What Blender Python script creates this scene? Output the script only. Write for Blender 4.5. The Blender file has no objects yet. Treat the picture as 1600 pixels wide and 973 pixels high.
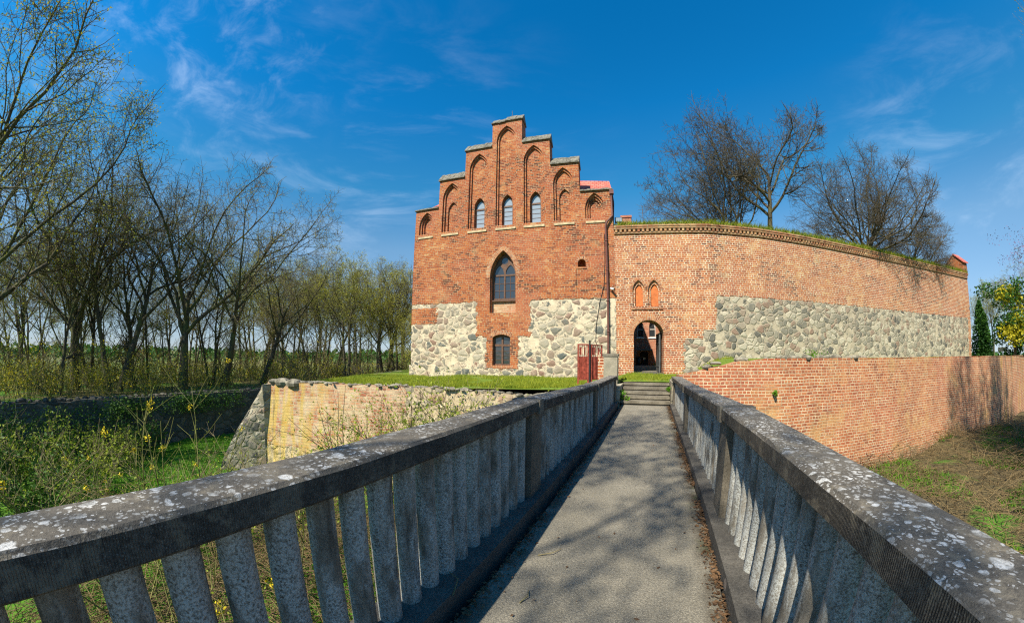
import bpy, math, random
from mathutils import Vector, Matrix, Euler, noise
from mathutils.geometry import tessellate_polygon, delaunay_2d_cdt
R = math.radians
sin, cos, pi = math.sin, math.cos, math.pi
scene = bpy.context.scene
COL = scene.collection

# ------------------------------------------------------------------ camera (stereographic fisheye lens), sky, sun, exposure
def make_camera():
    cd = bpy.data.cameras.new('camera'); cam = bpy.data.objects.new('camera', cd); COL.objects.link(cam)
    cd.type = 'PANO'; cd.panorama_type = 'FISHEYE_LENS_POLYNOMIAL'
    cd.sensor_fit = 'HORIZONTAL'; cd.sensor_width = 36.0
    f = 546.3 * 36 / 1600                                  # focal length in mm of the stereographic lens
    k = (-0.0812866, -4.1e-06, 3.72e-05, -3.0e-07)         # replaced below by the least-squares fit
    import numpy as np
    r = np.linspace(0, 22, 400); th = 2*np.arctan(r/(2*f))
    k = -np.linalg.lstsq(np.stack([r, r**2, r**3, r**4], 1), th, rcond=None)[0]
    cd.fisheye_fov = R(210)
    cd.fisheye_polynomial_k0 = 0
    cd.fisheye_polynomial_k1, cd.fisheye_polynomial_k2, cd.fisheye_polynomial_k3, cd.fisheye_polynomial_k4 = [float(v) for v in k]
    cd.shift_x = 6.3/1600; cd.shift_y = 53.6/973
    cd.clip_start = 0.05; cd.clip_end = 20000
    m = (Matrix.Rotation(R(23.25), 3, 'Z') @ Matrix.Rotation(R(1.43), 3, 'X') @ Matrix.Rotation(R(-0.46), 3, 'Y')
         @ Matrix(((1, 0, 0), (0, 0, -1), (0, 1, 0))))
    cam.matrix_world = Matrix.Translation((0, 0, 1.6)) @ m.to_4x4()
    scene.camera = cam
make_camera()

SUN_DIR = Vector((0.24, 0.90, -1.0)).normalized()         # the way the light travels
SUN_EL = math.asin(-SUN_DIR.z); SUN_AZ = math.atan2(-SUN_DIR.x, -SUN_DIR.y)
world = bpy.data.worlds.new('World'); scene.world = world; world.use_nodes = True
def make_sky():
    nt = world.node_tree; nt.nodes.clear(); N = nt.nodes.new; L = nt.links.new
    sky = N('ShaderNodeTexSky'); sky.sky_type = 'NISHITA'; sky.sun_disc = False
    sky.sun_elevation = SUN_EL; sky.sun_rotation = SUN_AZ % (2*pi)
    sky.air_density = 1.0; sky.dust_density = 0.1; sky.ozone_density = 4.0
    # polarised, deep blue sky: the sky model filtered by elevation
    tcz = N('ShaderNodeTexCoord'); sx = N('ShaderNodeSeparateXYZ'); L(tcz.outputs['Generated'], sx.inputs[0])
    cr = N('ShaderNodeValToRGB'); el = cr.color_ramp
    st = [(0.0, (0.34, 0.42, 0.62)), (0.09, (0.47, 0.49, 0.54)), (0.28, (0.55, 0.70, 0.69)), (0.375, (0.30, 0.68, 0.75)), (0.43, (0.18, 0.70, 0.80)), (0.62, (0.035, 0.69, 0.96)), (0.8, (0.015, 0.66, 0.95))]
    while len(el.elements) < len(st): el.elements.new(0.5)
    for e, (p, c) in zip(el.elements, st): e.position = p; e.color = (*c, 1)
    L(sx.outputs['Z'], cr.inputs[0])
    hs = N('ShaderNodeMix'); hs.data_type = 'RGBA'; hs.blend_type = 'MULTIPLY'; hs.inputs['Factor'].default_value = 1.0
    L(sky.outputs[0], hs.inputs['A']); L(cr.outputs[0], hs.inputs['B'])
    tc = N('ShaderNodeTexCoord')
    def streaks(rot, scale, sc, lo, hi, centre, inner, outer):
        mp = N('ShaderNodeMapping'); mp.inputs['Rotation'].default_value = rot; mp.inputs['Scale'].default_value = scale
        L(tc.outputs['Generated'], mp.inputs['Vector'])
        no = N('ShaderNodeTexNoise'); no.inputs['Scale'].default_value = sc; no.inputs['Detail'].default_value = 9; no.inputs['Roughness'].default_value = 0.62
        no.inputs['Distortion'].default_value = 0.5
        L(mp.outputs[0], no.inputs['Vector'])
        mr = N('ShaderNodeMapRange'); mr.interpolation_type = 'SMOOTHSTEP'; mr.inputs['From Min'].default_value = lo; mr.inputs['From Max'].default_value = hi
        L(no.outputs['Fac'], mr.inputs['Value'])
        dt = N('ShaderNodeVectorMath'); dt.operation = 'DISTANCE'; dt.inputs[1].default_value = centre
        L(tc.outputs['Generated'], dt.inputs[0])
        m2 = N('ShaderNodeMapRange'); m2.interpolation_type = 'SMOOTHSTEP'; m2.inputs['From Min'].default_value = outer; m2.inputs['From Max'].default_value = inner
        L(dt.outputs['Value'], m2.inputs['Value'])
        mu = N('ShaderNodeMath'); mu.operation = 'MULTIPLY'; L(mr.outputs[0], mu.inputs[0]); L(m2.outputs[0], mu.inputs[1])
        return mu.outputs[0]
    def dirv(az, el): return (sin(R(az))*cos(R(el)), cos(R(az))*cos(R(el)), sin(R(el)))
    a = streaks((0.3, 0.5, R(25)), (1.2, 5.0, 7.0), 2.2, 0.44, 0.95, dirv(-84, 40), 0.10, 0.50)
    b = streaks((0.2, 0.9, R(-30)), (1.0, 4.0, 6.0), 1.8, 0.46, 0.9, dirv(46, 22), 0.02, 0.36)
    c = streaks((0.0, 0.2, R(10)), (1.5, 1.5, 6.0), 2.0, 0.45, 0.9, dirv(-45, 14), 0.1, 0.8)
    ad = N('ShaderNodeMath'); ad.operation = 'ADD'; L(a, ad.inputs[0]); L(b, ad.inputs[1])
    ad2 = N('ShaderNodeMath'); ad2.operation = 'ADD'; ad2.use_clamp = True; L(ad.outputs[0], ad2.inputs[0]); L(c, ad2.inputs[1])
    mu = N('ShaderNodeMath'); mu.operation = 'MULTIPLY'; mu.inputs[1].default_value = 0.25; L(ad2.outputs[0], mu.inputs[0])
    mx = N('ShaderNodeMix'); mx.data_type = 'RGBA'; L(mu.outputs[0], mx.inputs['Factor']); L(hs.outputs['Result'], mx.inputs['A'])
    mx.inputs['B'].default_value = (7.0, 7.6, 8.4, 1)
    bg = N('ShaderNodeBackground'); bg.inputs['Strength'].default_value = 0.126
    L(mx.outputs['Result'], bg.inputs['Color'])
    out = N('ShaderNodeOutputWorld'); L(bg.outputs[0], out.inputs['Surface'])
make_sky()
sl = bpy.data.lights.new('sun', 'SUN'); sl.energy = 5.0; sl.angle = R(0.53); sl.color = (1.0, 0.90, 0.74)
so = bpy.data.objects.new('sun', sl); COL.objects.link(so)
so.rotation_euler = SUN_DIR.to_track_quat('-Z', 'Y').to_euler(); so.location = (-10, -30, 40)
vs = scene.view_settings
vs.view_transform = 'Standard'; vs.look = 'None'; vs.gamma = 1.0; vs.exposure = 0.78; vs.use_curve_mapping = False
scene.render.engine = 'CYCLES'
scene.cycles.use_denoising = False
scene.cycles.max_bounces = 6; scene.cycles.diffuse_bounces = 3; scene.cycles.transparent_max_bounces = 6
scene.cycles.sample_clamp_indirect = 6
scene.cycles.filter_width = 1.2

# ------------------------------------------------------------------ object helpers
def tag(o, label=None, cat=None, group=None, kind=None):
    if label: o['label'] = label
    if cat: o['category'] = cat
    if group: o['group'] = group
    if kind: o['kind'] = kind
    return o
def thing(name, label, cat, loc=(0, 0, 0), rz=0.0, group=None):
    o = bpy.data.objects.new(name, None); COL.objects.link(o); o.location = loc; o.rotation_euler = (0, 0, rz)
    o.empty_display_size = 0.2
    return tag(o, label, cat, group)
class MB:
    """collects faces with uvs and material slots; build() links them as ONE mesh object"""
    def __init__(s): s.v = []; s.f = []; s.uv = []; s.m = []; s.sm = []
    def face(s, pts, uv=None, m=0, smooth=False):
        b = len(s.v); s.v += [tuple(p) for p in pts]; s.f.append(tuple(range(b, b+len(pts))))
        s.uv.append(uv or auto_uv(pts)); s.m.append(m); s.sm.append(smooth)
    def box(s, x0, x1, y0, y1, z0, z1, m=0, skip=''):
        P = lambda x, y, z: (x, y, z)
        if 'f' not in skip: s.face([P(x0, y0, z0), P(x1, y0, z0), P(x1, y0, z1), P(x0, y0, z1)], m=m)
        if 'b' not in skip: s.face([P(x1, y1, z0), P(x0, y1, z0), P(x0, y1, z1), P(x1, y1, z1)], m=m)
        if 'l' not in skip: s.face([P(x0, y1, z0), P(x0, y0, z0), P(x0, y0, z1), P(x0, y1, z1)], m=m)
        if 'r' not in skip: s.face([P(x1, y0, z0), P(x1, y1, z0), P(x1, y1, z1), P(x1, y0, z1)], m=m)
        if 't' not in skip: s.face([P(x0, y0, z1), P(x1, y0, z1), P(x1, y1, z1), P(x0, y1, z1)], m=m)
        if 'd' not in skip: s.face([P(x0, y1, z0), P(x1, y1, z0), P(x1, y0, z0), P(x0, y0, z0)], m=m)
    def plate(s, outer, holes, y0, y1, m=0, back=False, inner_m=None, outer_sides=True):
        """vertical slab: outline and holes in (u, z), front at depth y0 (towards -y), sides to y1"""
        loops = [outer] + holes
        flat = [p for l in loops for p in l]
        tris = tessellate_polygon([[Vector((p[0], p[1], 0)) for p in l] for l in loops])
        for t in tris:
            a, b, c = (flat[i] for i in t)
            ar = (b[0]-a[0])*(c[1]-a[1]) - (b[1]-a[1])*(c[0]-a[0])
            if abs(ar) < 1e-9: continue
            q = (a, b, c) if ar > 0 else (a, c, b)
            s.face([(p[0], y0, p[1]) for p in q], [(p[0], p[1]) for p in q], m)
            if back: s.face([(p[0], y1, p[1]) for p in reversed(q)], [(p[0], p[1]) for p in reversed(q)], m)
        for k, l in enumerate(loops):
            if k == 0 and not outer_sides: continue
            area = sum(l[i][0]*l[(i+1) % len(l)][1] - l[(i+1) % len(l)][0]*l[i][1] for i in range(len(l)))
            pts = l if area > 0 else l[::-1]
            if k > 0: pts = pts[::-1]
            for i in range(len(pts)):
                a, b = pts[i], pts[(i+1) % len(pts)]
                mm = m if (k == 0 or inner_m is None) else inner_m
                if abs(a[0]-b[0]) > abs(a[1]-b[1]):
                    uv = [(a[0], a[1]), (b[0], b[1]), (b[0], b[1]+y1-y0), (a[0], a[1]+y1-y0)]
                else:
                    uv = [(a[0]+0.11, a[1]), (b[0]+0.11, b[1]), (b[0]+0.11+y1-y0, b[1]), (a[0]+0.11+y1-y0, a[1])]
                s.face([(a[0], y0, a[1]), (b[0], y0, b[1]), (b[0], y1, b[1]), (a[0], y1, a[1])][::-1], uv[::-1], mm)
    def tube(s, pts, rad, sides=6, m=0, caps=False):
        pts = [Vector(p) for p in pts]; n = len(pts)
        rads = rad if isinstance(rad, (list, tuple)) else [rad]*n
        base = len(s.v); ref = None; L = 0.0
        for i, p in enumerate(pts):
            d = (pts[min(i+1, n-1)] - pts[max(i-1, 0)])
            d = d.normalized() if d.length > 1e-9 else Vector((0, 0, 1))
            if ref is None: ref = d.orthogonal().normalized()
            ref = (ref - d*ref.dot(d)); ref = ref.normalized() if ref.length > 1e-6 else d.orthogonal().normalized()
            bi = d.cross(ref)
            for k in range(sides):
                a = 2*pi*k/sides; s.v.append(tuple(p + (ref*cos(a)+bi*sin(a))*rads[i]))
        for i in range(n-1):
            for k in range(sides):
                k2 = (k+1) % sides
                s.f.append((base+i*sides+k, base+i*sides+k2, base+(i+1)*sides+k2, base+(i+1)*sides+k))
                s.uv.append([(k/sides, i), ((k+1)/sides, i), ((k+1)/sides, i+1), (k/sides, i+1)]); s.m.append(m); s.sm.append(True)
        if caps:
            s.f.append(tuple(base+k for k in range(sides))[::-1]); s.uv.append([(0, 0)]*sides); s.m.append(m); s.sm.append(False)
            s.f.append(tuple(base+(n-1)*sides+k for k in range(sides))); s.uv.append([(0, 0)]*sides); s.m.append(m); s.sm.append(False)
    def mesh(s, name, mats):
        me = bpy.data.meshes.new(name); me.from_pydata(s.v, [], s.f)
        for mt in (mats if isinstance(mats, (list, tuple)) else [mats]): me.materials.append(mt)
        uvl = me.uv_layers.new(name='UVMap')
        uvl.data.foreach_set('uv', [c for u in s.uv for p in u for c in p])
        me.polygons.foreach_set('material_index', s.m)
        me.polygons.foreach_set('use_smooth', s.sm)
        me.update(); return me
    def build(s, name, mats, parent=None):
        o = bpy.data.objects.new(name, s.mesh(name, mats)); COL.objects.link(o)
        if parent: o.parent = parent
        return o
def auto_uv(pts):
    a, b, c = Vector(pts[0]), Vector(pts[1]), Vector(pts[2])
    n = (b-a).cross(c-a)
    if abs(n.z) > 0.75*n.length: return [(p[0], p[1]) for p in pts]
    return [(p[0]+p[1], p[2]) for p in pts]
def bevel(o, w=0.01, seg=2):
    md = o.modifiers.new('bevel', 'BEVEL'); md.width = w; md.segments = seg; md.limit_method = 'ANGLE'; md.angle_limit = R(40)
    return o

# ------------------------------------------------------------------ material helpers
class NT:
    def __init__(s, name):
        s.mat = bpy.data.materials.new(name); s.mat.use_nodes = True
        s.t = s.mat.node_tree; s.t.nodes.clear()
        s.out = s.t.nodes.new('ShaderNodeOutputMaterial'); s.b = s.t.nodes.new('ShaderNodeBsdfPrincipled')
        s.t.links.new(s.b.outputs[0], s.out.inputs[0]); s.b.inputs['Roughness'].default_value = 0.85
        s.b.inputs['Specular IOR Level'].default_value = 0.25
    def n(s, t, **k):
        o = s.t.nodes.new('ShaderNode'+t)
        for a, v in k.items(): setattr(o, a, v)
        return o
    def set(s, sock, v):
        if isinstance(v, bpy.types.NodeSocket): s.t.links.new(v, sock)
        elif isinstance(v, tuple) and len(v) == 3 and sock.type == 'RGBA': sock.default_value = (*v, 1)
        else: sock.default_value = v
    def math(s, op, a, b=0.0, clamp=False):
        o = s.n('Math', operation=op, use_clamp=clamp); s.set(o.inputs[0], a); s.set(o.inputs[1], b); return o.outputs[0]
    def mix(s, f, a, b, mode='MIX'):
        o = s.n('Mix', data_type='RGBA', blend_type=mode); s.set(o.inputs['Factor'], f); s.set(o.inputs['A'], a); s.set(o.inputs['B'], b); return o.outputs['Result']
    def rng(s, v, a, b, c=0.0, d=1.0, smooth=True):
        o = s.n('MapRange', interpolation_type='SMOOTHSTEP' if smooth else 'LINEAR'); s.set(o.inputs['Value'], v)
        for nm, x in (('From Min', a), ('From Max', b), ('To Min', c), ('To Max', d)): s.set(o.inputs[nm], x)
        return o.outputs['Result']
    def noise(s, vec, scale, detail=4, rough=0.55, dist=0.0, col=False):
        o = s.n('TexNoise'); s.set(o.inputs['Vector'], vec); o.inputs['Scale'].default_value = scale; o.inputs['Detail'].default_value = detail
        o.inputs['Roughness'].default_value = rough; o.inputs['Distortion'].default_value = dist
        return o.outputs['Color' if col else 'Fac']
    def voro(s, vec, scale, feature='F1', rnd=1.0, out='Distance'):
        o = s.n('TexVoronoi', feature=feature); s.set(o.inputs['Vector'], vec); o.inputs['Scale'].default_value = scale; o.inputs['Randomness'].default_value = rnd
        return o.outputs[out]
    def ramp(s, f, stops, interp='LINEAR'):
        o = s.n('ValToRGB'); cr = o.color_ramp; cr.interpolation = interp
        while len(cr.elements) < len(stops): cr.elements.new(0.5)
        for e, (p, c) in zip(cr.elements, stops): e.position = p; e.color = (*c, 1)
        s.set(o.inputs[0], f); return o.outputs[0]
    def uv(s): return s.n('TexCoord').outputs['UV']
    def obj(s): return s.n('TexCoord').outputs['Object']
    def pos(s): return s.n('NewGeometry').outputs['Position']
    def nz(s):
        o = s.n('SeparateXYZ'); s.t.links.new(s.n('NewGeometry').outputs['Normal'], o.inputs[0]); return o.outputs['Z']
    def sep(s, v): o = s.n('SeparateXYZ'); s.set(o.inputs[0], v); return o.outputs
    def vadd(s, a, b): o = s.n('VectorMath', operation='ADD'); s.set(o.inputs[0], a); s.set(o.inputs[1], b); return o.outputs[0]
    def vscale(s, a, k): o = s.n('VectorMath', operation='MULTIPLY'); s.set(o.inputs[0], a); s.set(o.inputs[1], k if isinstance(k, tuple) else (k, k, k)); return o.outputs[0]
    def bump(s, h, strength=0.5, dist=0.02, prev=None):
        o = s.n('Bump'); o.inputs['Strength'].default_value = strength; o.inputs['Distance'].default_value = dist; s.set(o.inputs['Height'], h)
        if prev is not None: s.set(o.inputs['Normal'], prev)
        return o.outputs[0]
    def warp(s, vec, scale, amt):
        return s.vadd(vec, s.vscale(s.vadd(s.noise(vec, scale, 3, col=True), (-0.5, -0.5, -0.5)), amt))
    def done(s, col, rough=None, normal=None):
        s.set(s.b.inputs['Base Color'], col)
        if rough is not None: s.set(s.b.inputs['Roughness'], rough)
        if normal is not None: s.set(s.b.inputs['Normal'], normal)
        return s.mat

BRICK_A = [(0.0, (0.07, 0.028, 0.018)), (0.10, (0.19, 0.045, 0.020)), (0.3, (0.33, 0.080, 0.026)), (0.6, (0.42, 0.115, 0.032)), (0.88, (0.48, 0.17, 0.05)), (1.0, (0.56, 0.32, 0.13))]
def brick_layer(s, uv, ramp, mortar, bw=0.28, bh=0.105, mo=0.014, patch=(0.58, 0.38, 0.17), patch_amt=0.35, dark_amt=0.4):
    w = s.warp(uv, 0.8, 0.07); w = s.warp(w, 9.0, 0.016)
    br = s.n('TexBrick'); s.set(br.inputs['Vector'], w); br.inputs['Scale'].default_value = 1.0
    br.inputs['Color1'].default_value = (0, 0, 0, 1); br.inputs['Color2'].default_value = (1, 1, 1, 1); br.inputs['Mortar'].default_value = (0.5, 0.5, 0.5, 1)
    br.inputs['Mortar Size'].default_value = mo; br.inputs['Mortar Smooth'].default_value = 0.25; br.inputs['Bias'].default_value = -0.1
    br.inputs['Brick Width'].default_value = bw; br.inputs['Row Height'].default_value = bh; br.squash = 0.55; br.squash_frequency = 3
    big = s.noise(uv, 0.42, 7, 0.68)
    v = s.math('ADD', s.math('ADD', s.math('MULTIPLY', s.sep(br.outputs['Color'])[0], 0.8), 0.1), s.rng(big, 0.3, 0.7, -0.32, 0.32), True)
    c = s.ramp(v, ramp)
    fine = s.noise(uv, 26, 4, 0.7)
    c = s.mix(s.rng(fine, 0.3, 0.75, 0.0, 0.30), c, (0.16, 0.055, 0.035))
    c = s.mix(s.math('MULTIPLY', s.rng(s.noise(uv, 0.9, 6, 0.65), 0.56, 0.70), patch_amt), c, patch)
    c = s.mix(s.math('MULTIPLY', s.rng(s.noise(s.vadd(uv, (13.0, 5.0, 0)), 0.7, 6, 0.7), 0.56, 0.75), dark_amt), c, (0.07, 0.035, 0.028))
    c = s.mix(s.math('MULTIPLY', s.rng(s.noise(s.vscale(uv, (1.0, 1.7, 1.0)), 2.3, 6, 0.7), 0.60, 0.68), 0.65 if patch_amt > 0.2 else 0.2), c, s.mix(fine, (0.62, 0.46, 0.29), (0.50, 0.27, 0.13)))
    c = s.mix(s.math('MULTIPLY', s.rng(s.noise(s.vadd(uv, (31.0, 17.0, 0)), 0.35, 5, 0.6), 0.48, 0.62), 0.45), c, s.mix(fine, (0.33, 0.075, 0.042), (0.46, 0.15, 0.085)))
    mc = s.mix(s.rng(s.noise(uv, 3.0, 5, 0.6), 0.35, 0.7), mortar, tuple(x*0.7 for x in mortar))
    lost = s.rng(s.noise(uv, 2.2, 4, 0.6), 0.42, 0.62)
    fac = s.math('MULTIPLY', br.outputs['Fac'], s.math('ADD', 0.62, s.math('MULTIPLY', lost, 0.38)))
    h = s.math('ADD', s.math('SUBTRACT', 1.0, br.outputs['Fac']), s.math('MULTIPLY', fine, 0.5))
    return s.mix(fac, c, mc), h
def stone_layer(s, uv, scale, cols, mortar, edge=(0.035, 0.075), squash=1.25, small=True):
    w = s.warp(s.vscale(uv, (1.0, squash, 1.0)), 1.7, 0.30); w = s.warp(w, 7.0, 0.05)
    de = s.voro(w, scale, 'DISTANCE_TO_EDGE'); cc = s.sep(s.voro(w, scale, 'F1', out='Color'))
    f1 = s.voro(w, scale, 'F1'); de = s.math('MINIMUM', de, s.math('MULTIPLY', s.math('SUBTRACT', 0.80, f1), 0.6)); de = s.math('SUBTRACT', de, s.rng(s.noise(uv, 2.4, 5, 0.7), 0.45, 0.75, 0.0, edge[1]))
    big = s.math('MULTIPLY', s.rng(de, edge[0], edge[1]), s.math('GREATER_THAN', cc[1], 0.10))
    c = s.ramp(cc[0], cols)
    h = s.math('MULTIPLY', s.rng(de, edge[0], edge[1]*3.2), big)
    fac = big
    if small:
        d2 = s.voro(s.vadd(w, (3.3, 7.7, 0)), scale*2.9, 'DISTANCE_TO_EDGE'); c2 = s.sep(s.voro(s.vadd(w, (3.3, 7.7, 0)), scale*2.9, 'F1', out='Color'))
        sm = s.math('MULTIPLY', s.rng(d2, 0.05, 0.09), s.math('GREATER_THAN', c2[1], 0.45))
        sm = s.math('MULTIPLY', sm, s.math('SUBTRACT', 1.0, s.rng(de, edge[0]*0.3, edge[0]*0.9)))
        c = s.mix(big, s.ramp(c2[0], cols), c)
        fac = s.math('MAXIMUM', big, sm); h = s.math('MAXIMUM', h, s.math('MULTIPLY', sm, 0.35))
    gr = s.noise(uv, 14, 6, 0.7)
    c = s.mix(s.rng(s.noise(uv, 3.2, 6, 0.75), 0.48, 0.74, 0.0, 0.4), c, mortar)
    c = s.mix(s.rng(gr, 0.35, 0.7), c, s.mix(0.30, c, (0.12, 0.12, 0.10)))
    c = s.mix(s.rng(s.noise(uv, 4.5, 6, 0.75), 0.56, 0.72, 0.0, 0.5), c, (0.42, 0.42, 0.36))
    mc = s.mix(s.rng(s.noise(uv, 2.5, 6, 0.7), 0.35, 0.75), mortar, tuple(x*0.6 for x in mortar))
    h = s.math('ADD', h, s.math('MULTIPLY', gr, 0.18))
    return s.mix(fac, mc, c), h
def box_mask(s, uv, boxes):
    u, v = s.sep(uv)[0], s.sep(uv)[1]; m = None
    for u0, u1, v0, v1 in boxes:
        d = s.math('MINIMUM', s.math('MINIMUM', s.math('SUBTRACT', u, u0), s.math('SUBTRACT', u1, u)), s.math('MINIMUM', s.math('SUBTRACT', v, v0), s.math('SUBTRACT', v1, v)))
        m = d if m is None else s.math('MAXIMUM', m, d)
    return m
FIELD = [(0.0, (0.085, 0.10, 0.095)), (0.18, (0.17, 0.17, 0.14)), (0.40, (0.28, 0.24, 0.18)), (0.56, (0.24, 0.145, 0.105)), (0.7, (0.33, 0.30, 0.23)), (1.0, (0.44, 0.39, 0.28))]
FIELD_GREY = [(0.0, (0.08, 0.08, 0.072)), (0.15, (0.20, 0.19, 0.15)), (0.40, (0.32, 0.29, 0.22)), (0.56, (0.25, 0.16, 0.115)), (0.70, (0.40, 0.37, 0.28)), (1.0, (0.50, 0.45, 0.34))]

def mat_masonry(name, stone_boxes=None, brick_boxes=None, ramp=BRICK_A, mortar=(0.55, 0.40, 0.24), stone=FIELD, stone_mortar=(0.62, 0.53, 0.38), sscale=2.15, edge=(0.035, 0.085), bw=0.28, bh=0.105, mo=0.013,
                patch_amt=0.35, dark_amt=0.4, lichen=None, rot=False):
    s = NT(name); uv = s.uv()
    bc, bh_ = brick_layer(s, uv, ramp, mortar, bw, bh, mo, patch_amt=patch_amt, dark_amt=dark_amt)
    col, h = bc, bh_
    if stone_boxes:
        sc, sh = stone_layer(s, uv, sscale, stone, stone_mortar, edge)
        wu = s.vadd(uv, s.vscale(s.vadd(s.noise(uv, 3.5, 3, 0.6, col=True), (-0.5, -0.5, -0.5)), (0.75, 0.30, 0)))
        m = box_mask(s, wu, stone_boxes)
        if brick_boxes: m = s.math('MINIMUM', m, s.math('MULTIPLY', box_mask(s, wu, brick_boxes), -1.0))
        f = s.rng(m, -0.02, 0.03)
        col = s.mix(f, bc, sc); h = s.math('ADD', s.math('MULTIPLY', sh, s.math('MULTIPLY', f, 0.9)), s.math('MULTIPLY', bh_, s.math('SUBTRACT', 1.0, f)))
    if lichen: col = lichen(s, uv, col)
    h = s.math('ADD', h, s.math('MULTIPLY', s.noise(uv, 1.1, 4, 0.6), 1.2))
    return s.done(col, 0.9, s.bump(h, 1.0, 0.035))

def mat_plain(name, col, rough=0.8, var=0.25, scale=6.0, bump=0.0, metal=0.0):
    s = NT(name); p = s.obj(); n = s.noise(p, scale, 6, 0.65)
    c = s.mix(s.rng(n, 0.3, 0.7), tuple(x*(1-var) for x in col), tuple(min(1, x*(1+var)) for x in col))
    s.b.inputs['Metallic'].default_value = metal
    return s.done(c, rough, s.bump(n, bump, 0.02) if bump else None)

def mat_concrete(name, base, dark, speck, cap=False):
    """weathered cast concrete; lichen grows as white crusts on the upward faces, round pale rosettes on the sides"""
    s = NT(name); p = s.pos(); nz = s.rng(s.nz(), 0.5, 0.8)
    n1 = s.noise(p, 2.6, 8, 0.7); n2 = s.noise(p, 60, 4, 0.75); n3 = s.noise(p, 220, 2, 0.6)
    c = s.mix(s.rng(n1, 0.35, 0.68), dark, base)
    c = s.mix(s.rng(n2, 0.40, 0.65, 0.0, 0.65), c, tuple(x*0.45 for x in dark))
    c = s.mix(s.rng(n3, 0.58, 0.72, 0.0, 0.8), c, speck)
    if cap:
        def spots(scale, rmax, keep, seed):
            q = s.vadd(s.warp(s.warp(p, 11, 0.05), 60, 0.012), (seed, seed*0.7, 0.0))
            d = s.voro(q, scale, 'F1'); cc = s.sep(s.voro(q, scale, 'F1', out='Color'))
            r = s.math('MULTIPLY', cc[1], rmax)
            return s.math('MULTIPLY', s.rng(d, r, s.math('MULTIPLY', r, 0.72)), s.math('GREATER_THAN', cc[0], keep))
        crust = s.math('MAXIMUM', s.math('MAXIMUM', spots(13, 0.46, 0.50, 1.3), spots(30, 0.55, 0.22, 7.1)), s.math('MULTIPLY', spots(72, 0.60, 0.2, 3.9), 0.85))
        crust = s.math('MULTIPLY', crust, s.rng(s.noise(p, 3.0, 5, 0.65), 0.32, 0.52))
        crust = s.math('MULTIPLY', crust, s.rng(s.noise(p, 90, 3, 0.7), 0.32, 0.52, 0.35, 1.0))
        crust = s.math('MULTIPLY', crust, nz)
        c = s.mix(s.math('MULTIPLY', nz, 0.5), c, s.mix(s.rng(n2, 0.35, 0.6), tuple(x*0.45 for x in base), tuple(x*1.35 for x in base)))
        c = s.mix(s.math('MULTIPLY', s.rng(s.noise(s.vadd(p, (4.0, 9.0, 2.0)), 7.5, 5, 0.65), 0.52, 0.60), 0.55), c, s.mix(n2, (0.10, 0.095, 0.075), (0.33, 0.28, 0.20)))
        c = s.mix(crust, c, s.mix(s.rng(s.noise(p, 18, 4, 0.7), 0.35, 0.65), (0.26, 0.26, 0.24), (0.62, 0.62, 0.59)))
    w = s.warp(p, 20, 0.03)
    vd = s.voro(w, 3.4, 'F1'); vc = s.sep(s.voro(w, 3.4, 'F1', out='Color'))
    ros = s.math('MULTIPLY', s.math('LESS_THAN', vd, s.math('MULTIPLY', vc[1], 0.17)), s.math('GREATER_THAN', vc[0], 0.55))
    c = s.mix(s.math('MULTIPLY', ros, s.rng(n2, 0.3, 0.6, 0.25, 0.9)), c, (0.30, 0.255, 0.215))
    h = s.math('ADD', n2, s.math('MULTIPLY', n3, 0.6))
    nrm = s.bump(h, 0.6, 0.006)
    if cap:
        xyz = s.sep(p)
        wv = s.math('SINE', s.math('ADD', s.math('MULTIPLY', xyz[1], 760.0), s.math('MULTIPLY', s.noise(p, 12, 2), 7.0)))
        wv = s.math('MULTIPLY', s.math('MULTIPLY', wv, s.math('LESS_THAN', s.nz(), 0.3)), s.rng(s.noise(p, 45, 3, 0.6), 0.30, 0.62))
        nrm = s.bump(wv, 0.75, 0.005, nrm)
    return s.done(c, 0.92, nrm)

def mat_baluster():
    s = NT('lichened_baluster_concrete'); p = s.pos()
    n1 = s.noise(p, 5, 6, 0.7); n2 = s.noise(p, 85, 6, 0.75); n3 = s.noise(p, 180, 2, 0.6)
    c = s.mix(s.rng(n1, 0.3, 0.7), (0.14, 0.125, 0.10), (0.28, 0.25, 0.20))
    c = s.mix(s.rng(n3, 0.45, 0.7, 0.0, 0.6), c, (0.045, 0.042, 0.036))
    amt = s.rng(s.noise(s.vscale(p, (1.3, 1.3, 0.4)), 5.0, 5, 0.65), 0.37, 0.56)
    c = s.mix(s.math('MULTIPLY', s.rng(s.noise(s.vscale(p, (6, 6, 0.7)), 3.0, 4, 0.6), 0.50, 0.66), 0.6), c, (0.05, 0.044, 0.032))
    blue = s.math('MULTIPLY', s.rng(n2, 0.38, 0.58), amt)
    c = s.mix(s.math('MULTIPLY', blue, 0.85), c, s.mix(n3, (0.36, 0.39, 0.38), (0.64, 0.67, 0.64)))
    return s.done(c, 0.92, s.bump(s.math('ADD', n2, s.math('MULTIPLY', n3, 0.5)), 0.6, 0.006))
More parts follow.
